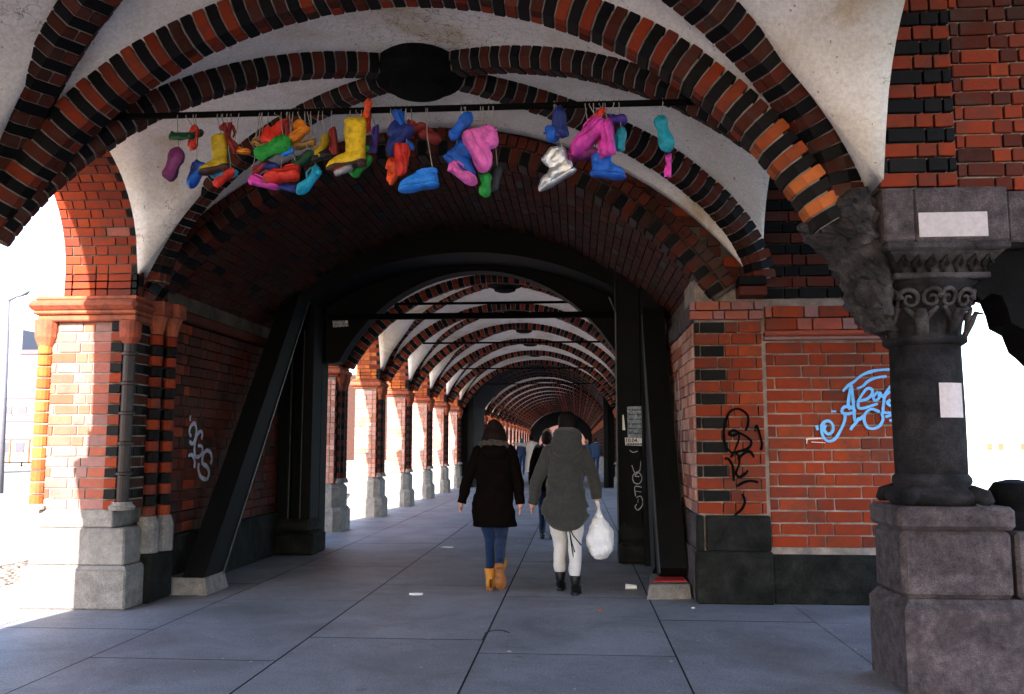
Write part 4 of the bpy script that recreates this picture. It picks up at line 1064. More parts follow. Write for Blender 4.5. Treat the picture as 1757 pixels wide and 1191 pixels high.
sheet('plate', sg, [(570.5, 545), (596, 543), (597.5, 560), (572, 562)], 12.12, M['paper'])
a = Acc()
for r_, (xa, wds) in enumerate(((572.0, (3, 3)), (573, (2.4, 3.4)), (573, (3, 3.6)))):
    x = xa
    for wi, wl_ in enumerate(wds):
        for i in range(int(wl_*1.7)):
            yb = 548.6+r_*5.4-(x-572)*.07
            p = at(x, yb, 12.112)
            hgt = .022; a.box((p.x, 12.110, p.z-hgt), (p.x+.006, 12.114, p.z+hgt))
            if i % 2: a.box((p.x, 12.110, p.z+hgt-.012), (p.x+.014, 12.114, p.z+hgt))
            if i % 3 == 0: a.box((p.x, 12.110, p.z-hgt), (p.x+.014, 12.114, p.z-hgt+.01))
            x += 2.1
        x += 1.3
a.build('lettering', [M['print']], sg, kind='stuff')
def litter(px, py, pts, label, mat, h=.01):
    c = gd(px, py); a = Acc(); a.prism([(c.x+x, c.y+y) for x, y in pts], .002, h); o = a.build('litter', [mat]); meta(o, label, 'litter')
litter(713, 1021, [(-.06, -.01), (-.02, -.03), (.05, -.02), (.07, .01), (0, .03)], 'white scrap of paper on the slabs, left and nearest of the two scraps', M['paper'], .02)
litter(767, 940, [(-.08, -.02), (.02, -.05), (.09, -.01), (.0, .03)], 'white scrap of paper on the slabs, left of the woman in brown boots', M['paper'], .02)
litter(1028, 1047, [(-.015, -.02), (.02, -.02), (.01, .025), (-.02, .01)], 'tiny tan leaf on the slabs below the white bag', M['orange'])
litter(1188, 1044, [(-.015, -.01), (.02, -.01), (.01, .01)], 'tiny white scrap by the red painted block', M['paper'])
litter(874, 1118, [(-.015, -.01), (.015, -.01), (.0, .012)], 'tiny pale chewing gum spot on the near slabs', M['paper'], .004)
c = gd(1084, 1012); cup = thing('paper_cup', c, 'small white paper cup lying near the red painted block', 'cup')
Acc().tube([(c.x-.06, c.y+.01, .03), (c.x+.05, c.y-.01, .028)], [.028, .02], 14).tube([(c.x-.062, c.y+.01, .03), (c.x-.055, c.y+.01, .03)], [.031, .031], 14).build('cup', [M['paper']], cup)
# crack mark on the slab
strokes('crack', pv, lambda x, y: gd(x, y, -.0015), [[(833, 1087), (842, 1083), (860, 1082), (874, 1086)], [(834, 1086), (828, 1098)]], .022, M['joint'], (0, 0, 1))

# ================================================================== tie rod with the hanging shoes
YR = 5.75
pa, pb = at(300, 192, YR), at(1190, 171, YR); 
rod = meta(Acc().bar((-3.3, YR, 3.745), (1.2, YR, 3.735), .034, .034).build('tie_rod', [M['iron']]), 'long black iron tie rod from which the coloured shoes hang', 'rod')
def paint(name, col, rough=.5, var=.55):
    if name not in M:
        m, nt, b = new_mat(name)
        c = ramp(nt, nz(nt, 16, 6, .7), [(.32, tuple(x*(1-var) for x in col)), (.52, col), (.78, tuple(min(1, x*1.25+.015) for x in col))])
        g = ramp(nt, nz(nt, 34, 5, .75), [(.56, (0, 0, 0)), (.72, (.55, .55, .55))]); c = mix(nt, g, c, (.03, .022, .015))
        nt.links.new(c, b.inputs['Base Color']); b.inputs['Roughness'].default_value = rough; b.inputs['Specular IOR Level'].default_value = .35
        bump(nt, b, nz(nt, 38, 5, .65, 1.0), .8, .01); M[name] = m
    return M[name]
PC = {'yellow': (.72, .46, .01), 'mustard': (.45, .30, .01), 'orange': (.75, .22, .01), 'red': (.62, .025, .012), 'darkred': (.22, .012, .012), 'orangered': (.75, .07, .01),
      'green': (.01, .27, .03), 'darkgreen': (.008, .06, .025), 'blue': (.006, .10, .52), 'navy': (.01, .025, .18), 'teal': (.005, .26, .36), 'cyan': (.01, .38, .62),
      'magenta': (.68, .05, .42), 'pink': (.80, .14, .52), 'plum': (.17, .02, .12), 'purple': (.05, .02, .22), 'silver': (.62, .62, .66), 'brown': (.05, .02, .015), 'black': (.012, .012, .014), 'tan': (.35, .18, .05), 'brightblue': (.01, .20, .75), 'ltpink': (.85, .45, .52), 'grey': (.3, .3, .33)}
for k_c, c_ in PC.items(): paint('paint_'+k_c, c_)
M['paint_silver'] = plain_mat('silver_foil', (.75, .75, .78), .28, .3, 20, .8, 25, .7, .5)
M['string'] = plain_mat('string', (.3, .27, .25), .9, .3, 20)
def outline_w(t, Wd):        # half width of the foot along 0 heel .. 1 toe
    pts = [(0, .0), (.04, .62), (.15, .86), (.35, .70), (.5, .76), (.68, 1.0), (.82, .95), (.93, .66), (1, .0)]
    for (a, x), (b, y) in zip(pts[:-1], pts[1:]):
        if t <= b: q = (t-a)/(b-a); return Wd*(x+(y-x)*(q*q*(3-2*q) if a > 0 else math.sqrt(q)))
    return 0
def shoe_meshes(kind, L, wide=.36, heel=0.0, shaft=0.0, toe='round'):
    """returns {part: Acc} in local axes: x toe, y sideways, z up; origin at mid sole"""
    Wd = L*wide/2*(.8 if toe == 'point' else 1); parts = {}
    n, m = 22, 16
    def rise(t): return heel*(1-min(1, t/.62))**1.6 if heel else 0
    def tops(t):
        if kind == 'sneaker': z = .30*(1-t)**.8+.16 if t > .1 else .46; z = z*L*.8
        elif kind == 'pump': z = (.24-.16*min(1, t/.5) if t < .5 else .10+.07*math.sin((t-.5)/.5*math.pi))*L+.0
        elif kind == 'boot': z = (.42 if t < .42 else .42-.27*((t-.42)/.58)**.8)*L
        else: z = .2*L
        return z
    up = Acc(); v = []; f = []
    for i in range(n+1):
        t = i/n; w = outline_w(t, Wd); x = (t-.5)*L
        if toe == 'point' and t > .75: w *= 1-.55*((t-.75)/.25)
        zb = rise(t)+.008; zt = zb+tops(t)*(math.sin(min(1, (1-t)/.08)*math.pi/2) if t > .92 else 1)*(.9+.1*min(1, t/.08))
        for k in range(m):
            a = 2*math.pi*k/m; ca, sa = math.cos(a), math.sin(a)
            yy = w*math.copysign(abs(ca)**.75, ca)*(1-.28*max(0, sa)); zz = zb+(zt-zb)*(.5+.5*math.copysign(abs(sa)**.7, sa))
            v.append((x, yy, zz))
    for i in range(n):
        for k in range(m): f.append((i*m+k, i*m+(k+1) % m, (i+1)*m+(k+1) % m, (i+1)*m+k))
    f.append(tuple(range(m))[::-1]); f.append(tuple(n*m+k for k in range(m)))
    up.add(v, f); parts['upper'] = up
    so_ = Acc(); v = []; f = []; th = .012 if kind != 'sneaker' else .022
    for i in range(n+1):
        t = i/n; w = max(outline_w(t, Wd)*1.06, .002); x = (t-.5)*L*1.03
        if toe == 'point' and t > .75: w *= 1-.55*((t-.75)/.25)
        z = rise(t); v += [(x, -w, z-th*.4), (x, w, z-th*.4), (x, w, z+th), (x, -w, z+th)]
    for i in range(n):
        for k in range(4): f.append((4*i+k, 4*i+(k+1) % 4, 4*i+4+(k+1) % 4, 4*i+4+k))
    f += [(0, 1, 2, 3), (4*n+3, 4*n+2, 4*n+1, 4*n)]
    so_.add(v, f); parts['sole'] = so_
    if heel > .015:
        h = Acc(); hw = Wd*(.75 if kind == 'boot' else .28); x = -.40*L
        h.prism([(x-hw*.8, -hw*.7), (x+hw*.8, -hw*.7), (x+hw*.8, hw*.7), (x-hw*.8, hw*.7)], -.004, heel*.9, top=[(-.49*L, -Wd*.75), (-.26*L, -Wd*.7), (-.26*L, Wd*.7), (-.49*L, Wd*.75)])
        parts['heel'] = h
    if shaft > 0:
        s_ = Acc(); v = []; f = []; m2 = 20; nn = 9
        for i in range(nn+1):
            q = i/nn; z = .26*L+heel*.8+(shaft)*q; rx = L*(.235+.02*math.sin(q*3)+.04*q); ry = Wd*(.80+.35*q); xc = -.24*L
            for k in range(m2):
                a = 2*math.pi*k/m2; v.append((xc+rx*math.cos(a), ry*math.sin(a), z))
        for q in (1, .75):                          # inner wall
            for k in range(m2):
                a = 2*math.pi*k/m2; v.append((-.24*L+L*.25*math.cos(a), Wd*1.05*math.sin(a), .26*L+heel*.8+shaft*q))
        for i in range(nn+2):
            for k in range(m2): f.append((i*m2+k, i*m2+(k+1) % m2, (i+1)*m2+(k+1) % m2, (i+1)*m2+k))
        f.append(tuple((nn+2)*m2+k for k in range(m2)))
        s_.add(v, f); parts['shaft'] = s_
        pl = Acc()
        for sgn in (-1,):
            z = .26*L+heel*.8+shaft; pl.tube([(-.24*L, sgn*Wd*1.15, z-.05*L), (-.24*L, sgn*Wd*1.2, z+.03*L), (-.24*L, sgn*Wd*1.1, z+.02*L)], .006, 6)
        parts['pull_loop'] = pl
    elif kind == 'sneaker' or kind == 'pump':
        o_ = Acc(); zt = heel*.8+tops(.2)+.006
        o_.tube([(-.40*L, 0, zt), (-.30*L, Wd*.52, zt+.004), (-.12*L, Wd*.50, zt-.004), (.0, 0, heel*.35+tops(.5)+.012), (-.12*L, -Wd*.50, zt-.004), (-.30*L, -Wd*.52, zt+.004), (-.40*L, 0, zt)], .007, 6)
        parts['collar'] = o_
        if kind == 'sneaker':
            lc = Acc()
            for i in range(4):
                x = (-.02+i*.06)*L; z = tops(.5+i*.06)+.014
                lc.tube([(x, -Wd*.45, z-.008), (x+.01, 0, z+.004), (x, Wd*.45, z-.008)], .004, 5)
            parts['laces'] = lc
    return parts
def shoe(px, py, size_px, ang, kind, view, col, label, Y=YR, soft=0, wide=.36, heel=0.0, shaft=0.0, toe='round', sole=None, mirror=False, yaw=0, cat=None, hang=True, shaftcol=None, amp=1.0):
    """one painted shoe hung under the rod; view: side, sole, top, end"""
    c = at(px, py, Y); L = size_px*Y/1500.0*1.0
    t = thing('hanging_shoe', c, label, cat or ('boot' if shaft else 'shoe'), 'coloured shoes hanging from the tie rod')
    hc = L*.18+shaft*L*.5
    B = Matrix.Translation((0, 0, -hc))
    if shaft: B = Matrix.Translation((.05*L, 0, -hc-.05*L))
    if mirror: B = Matrix.Rotation(math.pi, 4, 'Z') @ B
    V = {'side': Matrix.Rotation(R(-8), 4, 'X'), 'sole': Matrix.Rotation(R(-80), 4, 'X'), 'top': Matrix.Rotation(R(70), 4, 'X'), 'half': Matrix.Rotation(R(-32), 4, 'X')}[view]
    Mx = Matrix.Translation(c) @ Matrix.Rotation(R(-ang), 4, 'Y') @ V @ Matrix.Rotation(R(yaw), 4, 'Z') @ B
    mc = M['paint_'+col]; ms = M['paint_'+(sole or col)]
    top = -9; tp = c
    for pn, a in shoe_meshes(kind, L, wide, heel*L, shaft*L, toe).items():
        vv = []
        for q in a.v:
            q = Vector(q); nv = noise.noise_vector(q*22+Vector((px, py, 0)))*(.0085*amp); 
            if pn in ('upper', 'shaft'): q = q+nv
            w_ = Mx @ q; vv.append(tuple(w_))
            if pn in ('upper', 'shaft') and w_.z > top: top = w_.z; tp = w_
        a.v = vv
        a.build(pn, [ms if pn in ('sole', 'heel') else (M['paint_'+shaftcol] if shaftcol and pn == 'shaft' else mc)], t, smooth=True)
    if hang:
        Acc().tube([(tp.x, tp.y, tp.z-.03), (tp.x*.5+c.x*.5, (tp.y+YR)/2-.01, (tp.z+3.74)/2), (c.x*.7+tp.x*.3, YR-.022, 3.725), (c.x*.7+tp.x*.3, YR-.0, 3.768)], .0035, 5).build('string', [M['string']], t)
    return t
S = shoe
S(300, 283, 62, 70, 'sneaker', 'sole', 'plum', 'dark plum shoe showing its long oval sole, lowest at the left end of the rod', wide=.42, sole='plum')
S(314, 232, 50, 88, 'boot', 'side', 'darkgreen', 'long dark green boot hanging straight down at the left end of the rod', shaft=.55, wide=.28, yaw=60)
S(331, 236, 44, 95, 'pump', 'half', 'red', 'small red strap shoe left of the first yellow boot', heel=.2)
S(333, 298, 52, 58, 'sneaker', 'side', 'navy', 'dark blue boot shoe with a white toe cap, below the red strap shoe', mirror=True, wide=.4, sole='blue')
S(368, 262, 56, 8, 'boot', 'side', 'mustard', 'mottled yellow ankle boot, the one near the left end of the row', shaft=.85, heel=.1, mirror=True, sole='brown', wide=.4)
S(398, 236, 62, -58, 'pump', 'half', 'darkred', 'dark red court shoe hanging diagonally beside the mottled yellow boot', heel=.2, wide=.3)
S(414, 257, 34, 0, 'pump', 'side', 'orange', 'little orange shoe tucked under the dark red court shoe', heel=.15)
S(387, 258, 42, 85, 'pump', 'side', 'teal', 'slim teal shoe behind the mottled yellow boot', wide=.2, Y=5.85)
S(385, 294, 52, 8, 'pump', 'half', 'cyan', 'cyan sandal lying flat below the mottled yellow boot', heel=.1, Y=5.83)
S(383, 303, 46, 45, 'pump', 'half', 'red', 'thin red slipper below the cyan sandal', heel=.1)
S(466, 224, 64, 72, 'boot', 'side', 'red', 'red pointed ankle boot at the top of the crowded cluster', shaft=.2, toe='point', yaw=20, wide=.3)
S(492, 230, 48, 100, 'pump', 'half', 'darkred', 'deep red slipper beside the orange brown boot', wide=.34)
S(510, 224, 44, 40, 'boot', 'half', 'orange', 'orange brown short boot at the top of the crowded cluster', shaft=.35, wide=.45, mirror=True)
S(471, 256, 70, 24, 'sneaker', 'sole', 'green', 'bright green shoe showing its whole oval sole', wide=.42, Y=5.68)
S(494, 262, 24, 20, 'sneaker', 'sole', 'brightblue', 'small bright blue baby shoe beside the green sole', Y=5.67)
S(519, 272, 46, 38, 'sneaker', 'half', 'darkgreen', 'dark green trainer to the right of the green sole', wide=.4)
S(450, 247, 40, -20, 'pump', 'half', 'tan', 'tan strappy sandal left of the green sole', heel=.2)
S(522, 246, 42, 5, 'pump', 'half', 'tan', 'tan open sandal right of the orange brown boot', heel=.2, mirror=True)
S(455, 309, 60, -8, 'pump', 'side', 'magenta', 'magenta slipper at the bottom of the crowded cluster', heel=.08, wide=.4)
S(446, 287, 34, 40, 'sneaker', 'half', 'darkred', 'dark red child shoe just above the magenta slipper')
S(484, 297, 66, 6, 'sneaker', 'half', 'red', 'big bright red shoe overlapping the magenta slipper', wide=.42, Y=5.70, mirror=True)
S(463, 283, 34, -5, 'sneaker', 'half', 'navy', 'small navy shoe between the green sole and the red shoe')
S(497, 319, 44, -6, 'pump', 'side', 'navy', 'dark blue slipper between magenta slipper and cyan heel', heel=.1)
S(528, 309, 60, 42, 'pump', 'half', 'cyan', 'cyan court shoe at the bottom right of the crowded cluster', heel=.25, mirror=True, wide=.34)
S(597, 243, 72, 4, 'boot', 'side', 'yellow', 'large bright yellow cowboy boot in the middle left of the row', shaft=.92, heel=.1, toe='point', mirror=True, sole='brown', wide=.42, Y=5.66)
S(568, 243, 52, 98, 'pump', 'side', 'darkred', 'narrow dark red shoe just left of the large yellow cowboy boot', wide=.26)
S(551, 250, 48, 70, 'pump', 'half', 'mustard', 'dull yellow sandal left of the large yellow cowboy boot', heel=.25)
S(551, 265, 40, 15, 'sneaker', 'side', 'black', 'black shoe behind the instep of the large yellow cowboy boot')
S(588, 289, 34, 20, 'sneaker', 'side', 'darkred', 'small dark red shoe with pale sole under the large yellow cowboy boot', sole='grey', Y=5.62)
S(617, 283, 48, 50, 'sneaker', 'half', 'green', 'green trainer right of the large yellow cowboy boot')
S(623, 260, 28, 40, 'sneaker', 'sole', 'green', 'small green shoe above the green trainer')
S(631, 188, 36, 82, 'sneaker', 'sole', 'orangered', 'upper orange red shoe of the pair hung close to the rod', Y=5.69)
S(626, 210, 40, 92, 'sneaker', 'half', 'red', 'lower red shoe of the pair hung close to the rod')
S(638, 238, 52, 86, 'pump', 'side', 'purple', 'thin purple shoe hanging below the red pair', wide=.2, Y=5.85)
S(690, 207, 44, -62, 'sneaker', 'half', 'blue', 'upper blue shoe of the blue cluster right of the red pair', yaw=10)
S(676, 232, 66, 52, 'boot', 'half', 'navy', 'dark blue boot slanting down left in the blue cluster', shaft=.35, mirror=True, wide=.34)
S(700, 242, 40, -45, 'pump', 'half', 'blue', 'pointed blue slipper slanting down right in the blue cluster', toe='point')
S(712, 216, 38, 20, 'boot', 'half', 'darkred', 'dull red round boot right of the blue cluster', shaft=.3, wide=.5, Y=5.84)
S(741, 232, 42, -25, 'sneaker', 'half', 'darkred', 'dull red shoe farthest right of the blue cluster', wide=.45, Y=5.84)
S(669, 290, 46, 62, 'boot', 'side', 'orangered', 'bright orange red ankle boot below the blue cluster', shaft=.25, mirror=True, wide=.36)
S(692, 274, 60, -82, 'sneaker', 'half', 'red', 'red trainer with pale pink toe hanging toe down', wide=.42, Y=5.69)
S(720, 303, 72, 8, 'boot', 'side', 'brightblue', 'big sky blue shoe with a low shaft, toe pointing left', mirror=True, wide=.42, shaft=.12, Y=5.68)
S(791, 218, 58, 52, 'sneaker', 'sole', 'blue', 'blue shoe showing its oval sole near the middle of the rod', wide=.38, Y=5.68)
S(803, 268, 70, -42, 'boot', 'side', 'blue', 'blue ankle boot slanting toe down right, under the blue sole', shaft=.38, wide=.4)
S(796, 296, 62, -27, 'pump', 'half', 'pink', 'pink court shoe under the slanting blue ankle boot', heel=.2, wide=.36, Y=5.70)
S(838, 250, 82, -62, 'boot', 'half', 'pink', 'large bright pink boot in the middle of the row', shaft=.32, wide=.46, Y=5.68)
S(829, 318, 44, 84, 'pump', 'half', 'green', 'glossy green slipper hanging toe down, lowest of all', wide=.55, mirror=True)
S(846, 306, 46, 80, 'sneaker', 'half', 'black', 'black green shoe behind the glossy green slipper', Y=5.85)
S(825, 284, 46, 88, 'pump', 'side', 'darkgreen', 'dark green shoe above the glossy green slipper', wide=.3, Y=5.84)
S(949, 218, 58, 100, 'boot', 'half', 'navy', 'dark blue boot above the silver boot', shaft=.3, wide=.44, shaftcol='blue')
S(944, 282, 74, 30, 'boot', 'side', 'silver', 'crumpled silver pointed boot in the right half of the row', shaft=.45, toe='point', mirror=True, wide=.4, Y=5.68, amp=2.6)
S(1005, 232, 84, 42, 'sneaker', 'half', 'magenta', 'big magenta trainer slanting up right', wide=.40, mirror=True, Y=5.70)
S(1038, 238, 66, 96, 'sneaker', 'half', 'magenta', 'slim magenta shoe hanging straight down', wide=.34, Y=5.67)
S(998, 263, 62, 16, 'pump', 'half', 'plum', 'plum court shoe below the big magenta trainer', heel=.2)
S(1026, 197, 32, 55, 'sneaker', 'half', 'red', 'small red shoe above the magenta trainer')
S(1017, 241, 26, 10, 'sneaker', 'half', 'orangered', 'small orange red shoe behind the magenta trainer', Y=5.76)
S(1058, 204, 36, 4, 'sneaker', 'half', 'purple', 'purple shoe near the rod, right of the magenta pair', wide=.55)
S(1061, 240, 42, 84, 'sneaker', 'half', 'teal', 'teal shoe below the purple shoe', wide=.5)
S(1043, 277, 62, -8, 'boot', 'side', 'blue', 'bright blue ankle boot under the slim magenta shoe', shaft=.42, wide=.42, amp=2)
S(1140, 233, 66, -76, 'sneaker', 'sole', 'teal', 'long teal shoe hanging alone at the right end of the rod', wide=.40)
S(1143, 284, 42, 88, 'pump', 'side', 'magenta', 'magenta shoe hanging under the teal shoe at the right end', wide=.3, Y=5.8, hang=False)
t = Acc().tube([at(1143, 262, 5.8), at(1141, 240, 5.8), at(1139, 170, 5.77)], .0035, 5); 

# ================================================================== people
def fabric(name, col, sc=90, var=.35, rough=.95):
    m = plain_mat(name, col, rough, var, 30, .6, sc, 0, .1)
    b = m.node_tree.nodes['Principled BSDF']; b.inputs['Sheen Weight'].default_value = .15; return m
M['skin'] = plain_mat('skin', (.55, .27, .20), .55, .2, 30, 0, 60, 0, .4)
M['hair_dk'] = plain_mat('dark_brown_hair', (.016, .006, .004), .7, .6, 60, .8, 150, 0, .12)
M['hair_bk'] = plain_mat('black_hair', (.007, .004, .004), .7, .5, 60, .8, 150, 0, .12)
M['hair_gg'] = plain_mat('ginger_hair', (.30, .10, .03), .5, .5, 60, .8, 150)
M['coat_bk'] = fabric('dark_brown_parka', (.0055, .0035, .003)); M['coat_bk'].node_tree.nodes['Principled BSDF'].inputs['Sheen Weight'].default_value = 0; M['coat_bk'].node_tree.nodes['Principled BSDF'].inputs['Specular IOR Level'].default_value = 0.02
M['coat_gr'] = fabric('olive_grey_parka', (.047, .045, .043), 120, .35)
M['fur'] = fabric('grey_fur', (.075, .06, .05), 40, .7)
M['denim'] = fabric('blue_denim', (.010, .028, .085), 150, .5)
M['cream'] = fabric('cream_trousers', (.62, .58, .58), 60, .12)
M['bootan'] = plain_mat('tan_nubuck', (.62, .26, .035), .8, .3, 30, .4, 60)
M['bootsole'] = plain_mat('tan_rubber_sole', (.34, .12, .03), .7, .5, 30, .4, 60)
M['bootbk'] = plain_mat('black_boot_leather', (.008, .008, .009), .4, .3, 30, .2, 60)
M['coat_wh'] = fabric('pale_coat', (.60, .56, .58), 60, .15)
M['plaid'] = fabric('blue_plaid', (.022, .04, .09), 18, .9)
M['bluej'] = fabric('blue_jacket', (.03, .055, .11), 30, .5)
def bagmat():
    m, nt, b = new_mat('white_plastic_bag'); b.inputs['Base Color'].default_value = (.78, .78, .82, 1); b.inputs['Roughness'].default_value = .35
    b.inputs['Subsurface Weight'].default_value = .3; b.inputs['Subsurface Radius'].default_value = (.05, .05, .05)
    bump(nt, b, nz(nt, 16, 5, .6, 1.2), .9, .03); return m
M['bag'] = bagmat()
def loft(rings, seg=28, fold=0, seed=0, close=(True, True), vert=False):
    """rings: (centre, rx, ry, direction or None) elliptical cross sections joined smoothly"""
    a = Acc(); v = []; f = []
    cs = [Vector(r_[0]) for r_ in rings]
    # refine
    fine = []
    n = len(rings)
    for i in range(n-1):
        for k in range(4):
            t = k/4
            def cm(g): 
                p0, p1, p2, p3 = g(max(i-1, 0)), g(i), g(i+1), g(min(i+2, n-1))
                return 0.5*((2*p1)+(p2-p0)*t+(2*p0-5*p1+4*p2-p3)*t*t+(3*p1-p0-3*p2+p3)*t**3)
            fine.append((cm(lambda j: cs[j]), cm(lambda j: rings[j][1]), cm(lambda j: rings[j][2])))
    fine.append((cs[-1], rings[-1][1], rings[-1][2]))
    m = len(fine)
    for i, (c, rx, ry) in enumerate(fine):
        if vert: X, Y_ = Vector((1, 0, 0)), Vector((0, 1, 0))
        else:
            t = (fine[min(i+1, m-1)][0]-fine[max(i-1, 0)][0]).normalized()
            X = Vector((1, 0, 0))-t*t.x
            if X.length < .3: X = Vector((0, 0, 1))-t*t.z
            X.normalize(); Y_ = t.cross(X).normalized()
        for k in range(seg):
            q = 2*math.pi*k/seg; p = c+X*(rx*math.cos(q))+Y_*(ry*math.sin(q))
            if fold:
                nn = (p-c).normalized() if (p-c).length > 1e-5 else X
                d = noise.noise(Vector((p.x*7+seed, p.y*7, p.z*11)))*fold+noise.noise(Vector((p.x*22+seed, p.y*22, p.z*26)))*fold*.35
                p = p+nn*d
            v.append(p)
    for i in range(m-1):
        for k in range(seg): f.append((i*seg+k, i*seg+(k+1) % seg, (i+1)*seg+(k+1) % seg, (i+1)*seg+k))
    if close[0]: f.append(tuple(range(seg))[::-1])
    if close[1]: f.append(tuple((m-1)*seg+k for k in range(seg)))
    return a.add(v, f)
def person(name, pos, label, J, scale=1.0, rot=0):
    """skinned body from joints J (local: x right, y forward, z up)"""
    t = thing(name, (pos[0], pos[1], 0), label, 'person')
    Mx = Matrix.Translation((pos[0], pos[1], 0)) @ Matrix.Rotation(rot, 4, 'Z') @ Matrix.Scale(scale, 4)
    V = []; E = []; Rd = []; roots = []
    def av(p, r_, par=None):
        V.append(Mx @ Vector(p)); Rd.append(r_*scale); i = len(V)-1
        if par is not None: E.append((par, i))
        else: roots.append(i)
        return i
    pel = av((0, 0, .93), .10); sp1 = av((0, 0, 1.08), .105, pel); ch = av((0, 0, 1.27), .12, sp1); nb = av((0, 0, 1.42), .065, ch)
    hd = J.get('head', (0, .02, 1.56)); nk = av((hd[0]*.6, hd[1]*.6, 1.46), .05, nb); h1 = av((hd[0], hd[1], hd[2]-.03), .078, nk); av((hd[0], hd[1], hd[2]+.06), .075, h1)
    for s, k in ((-1, 'L'), (1, 'R')):
        sh = av((.15*s, 0, 1.36), .06, ch); el = av(J['el'+k], .042, sh); wr = av(J['wr'+k], .028, el)
        w = Vector(J['wr'+k]); d = (w-Vector(J['el'+k])).normalized(); pm = w+d*.055; av(pm, .030, wr)
        sd = Vector((0, 1, 0))-d*d.y; sd.normalize()
        cv_ = Vector((-s, 0, 0))
        for q, (off, ln) in enumerate(((-.024, .055), (-.008, .066), (.008, .062), (.024, .048))):
            b = pm+sd*off-d*.01; i0 = av(b, .011); i1 = av(b+d*ln*.6+cv_*.006, .0095, i0); av(b+d*ln*.98+cv_*.022, .008, i1)
        b = w+d*.02+sd*.02; i0 = av(b, .012); i1 = av(b+sd*.028+d*.03+cv_*.008, .0105, i0); av(b+sd*.036+d*.058+cv_*.016, .009, i1)
        hp = av((.08*s, 0, .88), .055, pel); kn = av(J['kn'+k], .036, hp); an = av(J['an'+k], .022, kn)
    me = bpy.data.meshes.new('body'); me.from_pydata(V, E, []); me.materials.append(M['skin'])
    o = obj('body', me, t); md = o.modifiers.new('Skin', 'SKIN'); md.use_smooth_shade = True
    for i, sv in enumerate(me.skin_vertices[0].data):
        sv.radius = (Rd[i], Rd[i]); sv.use_root = i in roots
    ss = o.modifiers.new('Sub', 'SUBSURF'); ss.levels = 1; ss.render_levels = 2
    def part(a, nm, mat, smooth=True, lb=None):
        a.v = [tuple(Mx @ Vector(q)) for q in a.v]; return a.build(nm, [mat] if not isinstance(mat, list) else mat, t, smooth=smooth, label=lb)
    return t, part
def hairblob(c, rx, ry, rz, fold=.02, seed=0, down=.0):
    rings = []
    for i in range(9):
        a_ = math.pi*i/8; k = math.sin(a_)
        zz = c[2]-rz*math.cos(a_)-(down if i < 3 else 0)
        rings.append(((c[0], c[1], zz), max(rx*k, .01)+(.0 if i > 3 else down*.2), max(ry*k, .01)))
    return loft(rings, 26, fold, seed, vert=True)
def sleeve(J, k, s, w0=.075, w1=.05):
    el, wr = Vector(J['el'+k]), Vector(J['wr'+k]); d = (wr-el).normalized()
    return loft([((.10*s, 0, 1.395), .05, .06), ((.155*s, 0, 1.365), w0*.95, w0), (Vector((.165*s, 0, 1.33)).lerp(el, .35), w0*.9, w0*.98), (el, w0*.78, w0*.84), (el.lerp(wr, .5), w0*.70, w0*.74), (wr-d*.01, w1, w1*1.05), (wr, w1*.9, w1*.92)], 20, .014, s*3)
def footwear(part, an, toe, mat, solemat, hgt=.14, L=.27, heelup=0, nm='boot'):
    """boot whose sole runs from heel under an to toe"""
    an, toe = Vector(an), Vector(toe); parts = shoe_meshes('boot', L, .38, .02, hgt/L)
    x = (toe-an); 
    return parts
def place_boot(part, heel, toe, up, L, shaft, mat, solemat, name='boot', wide=.38):
    heel, toe, up = Vector(heel), Vector(toe), Vector(up); X = (toe-heel).normalized(); Z = (up-X*up.dot(X)).normalized(); Yv = Z.cross(X)
    m_ = frame(X, Yv, Z, (heel+toe)/2)
    for pn, a in shoe_meshes('boot', L, wide, .02, shaft).items():
        if pn == 'pull_loop': continue
        a.v = [m_ @ Vector(q) for q in a.v]; part(a, name if pn == 'upper' else 'boot_'+pn, solemat if pn in ('sole', 'heel') else mat)
_sp = loft([((1.745, 5.67, 3.0), .125, .31), ((1.74, 5.67, 2.93), .20, .31), ((1.72, 5.67, 2.84), .23, .31), ((1.735, 5.67, 2.76), .20, .29), ((1.79, 5.67, 2.69), .17, .27), ((1.79, 5.67, 2.62), .16, .27), ((1.84, 5.67, 2.50), .13, .25), ((1.87, 5.67, 2.38), .12, .24), ((1.90, 5.67, 2.24), .09, .2), ((1.95, 5.67, 2.14), .05, .15)], 64, .075, 3, vert=True)
for i, q in enumerate(_sp.v):
    q = Vector(q); n_ = noise.noise_vector(q*26)*.022; _sp.v[i] = tuple(q+n_)
for i in range(0):
    for sg in (-1, 1):
        _sp.tube([(1.60+.05*i, 5.46-.03*sg, 2.80-.09*i), (1.55+.05*i, 5.42-.02*sg, 2.85-.09*i), (1.52+.055*i, 5.43, 2.79-.09*i), (1.56+.055*i, 5.42, 2.76-.09*i)], [.02, .03, .025, .012], 8)
_sp.build('springer', [M['dstone3']], sc, smooth=False)
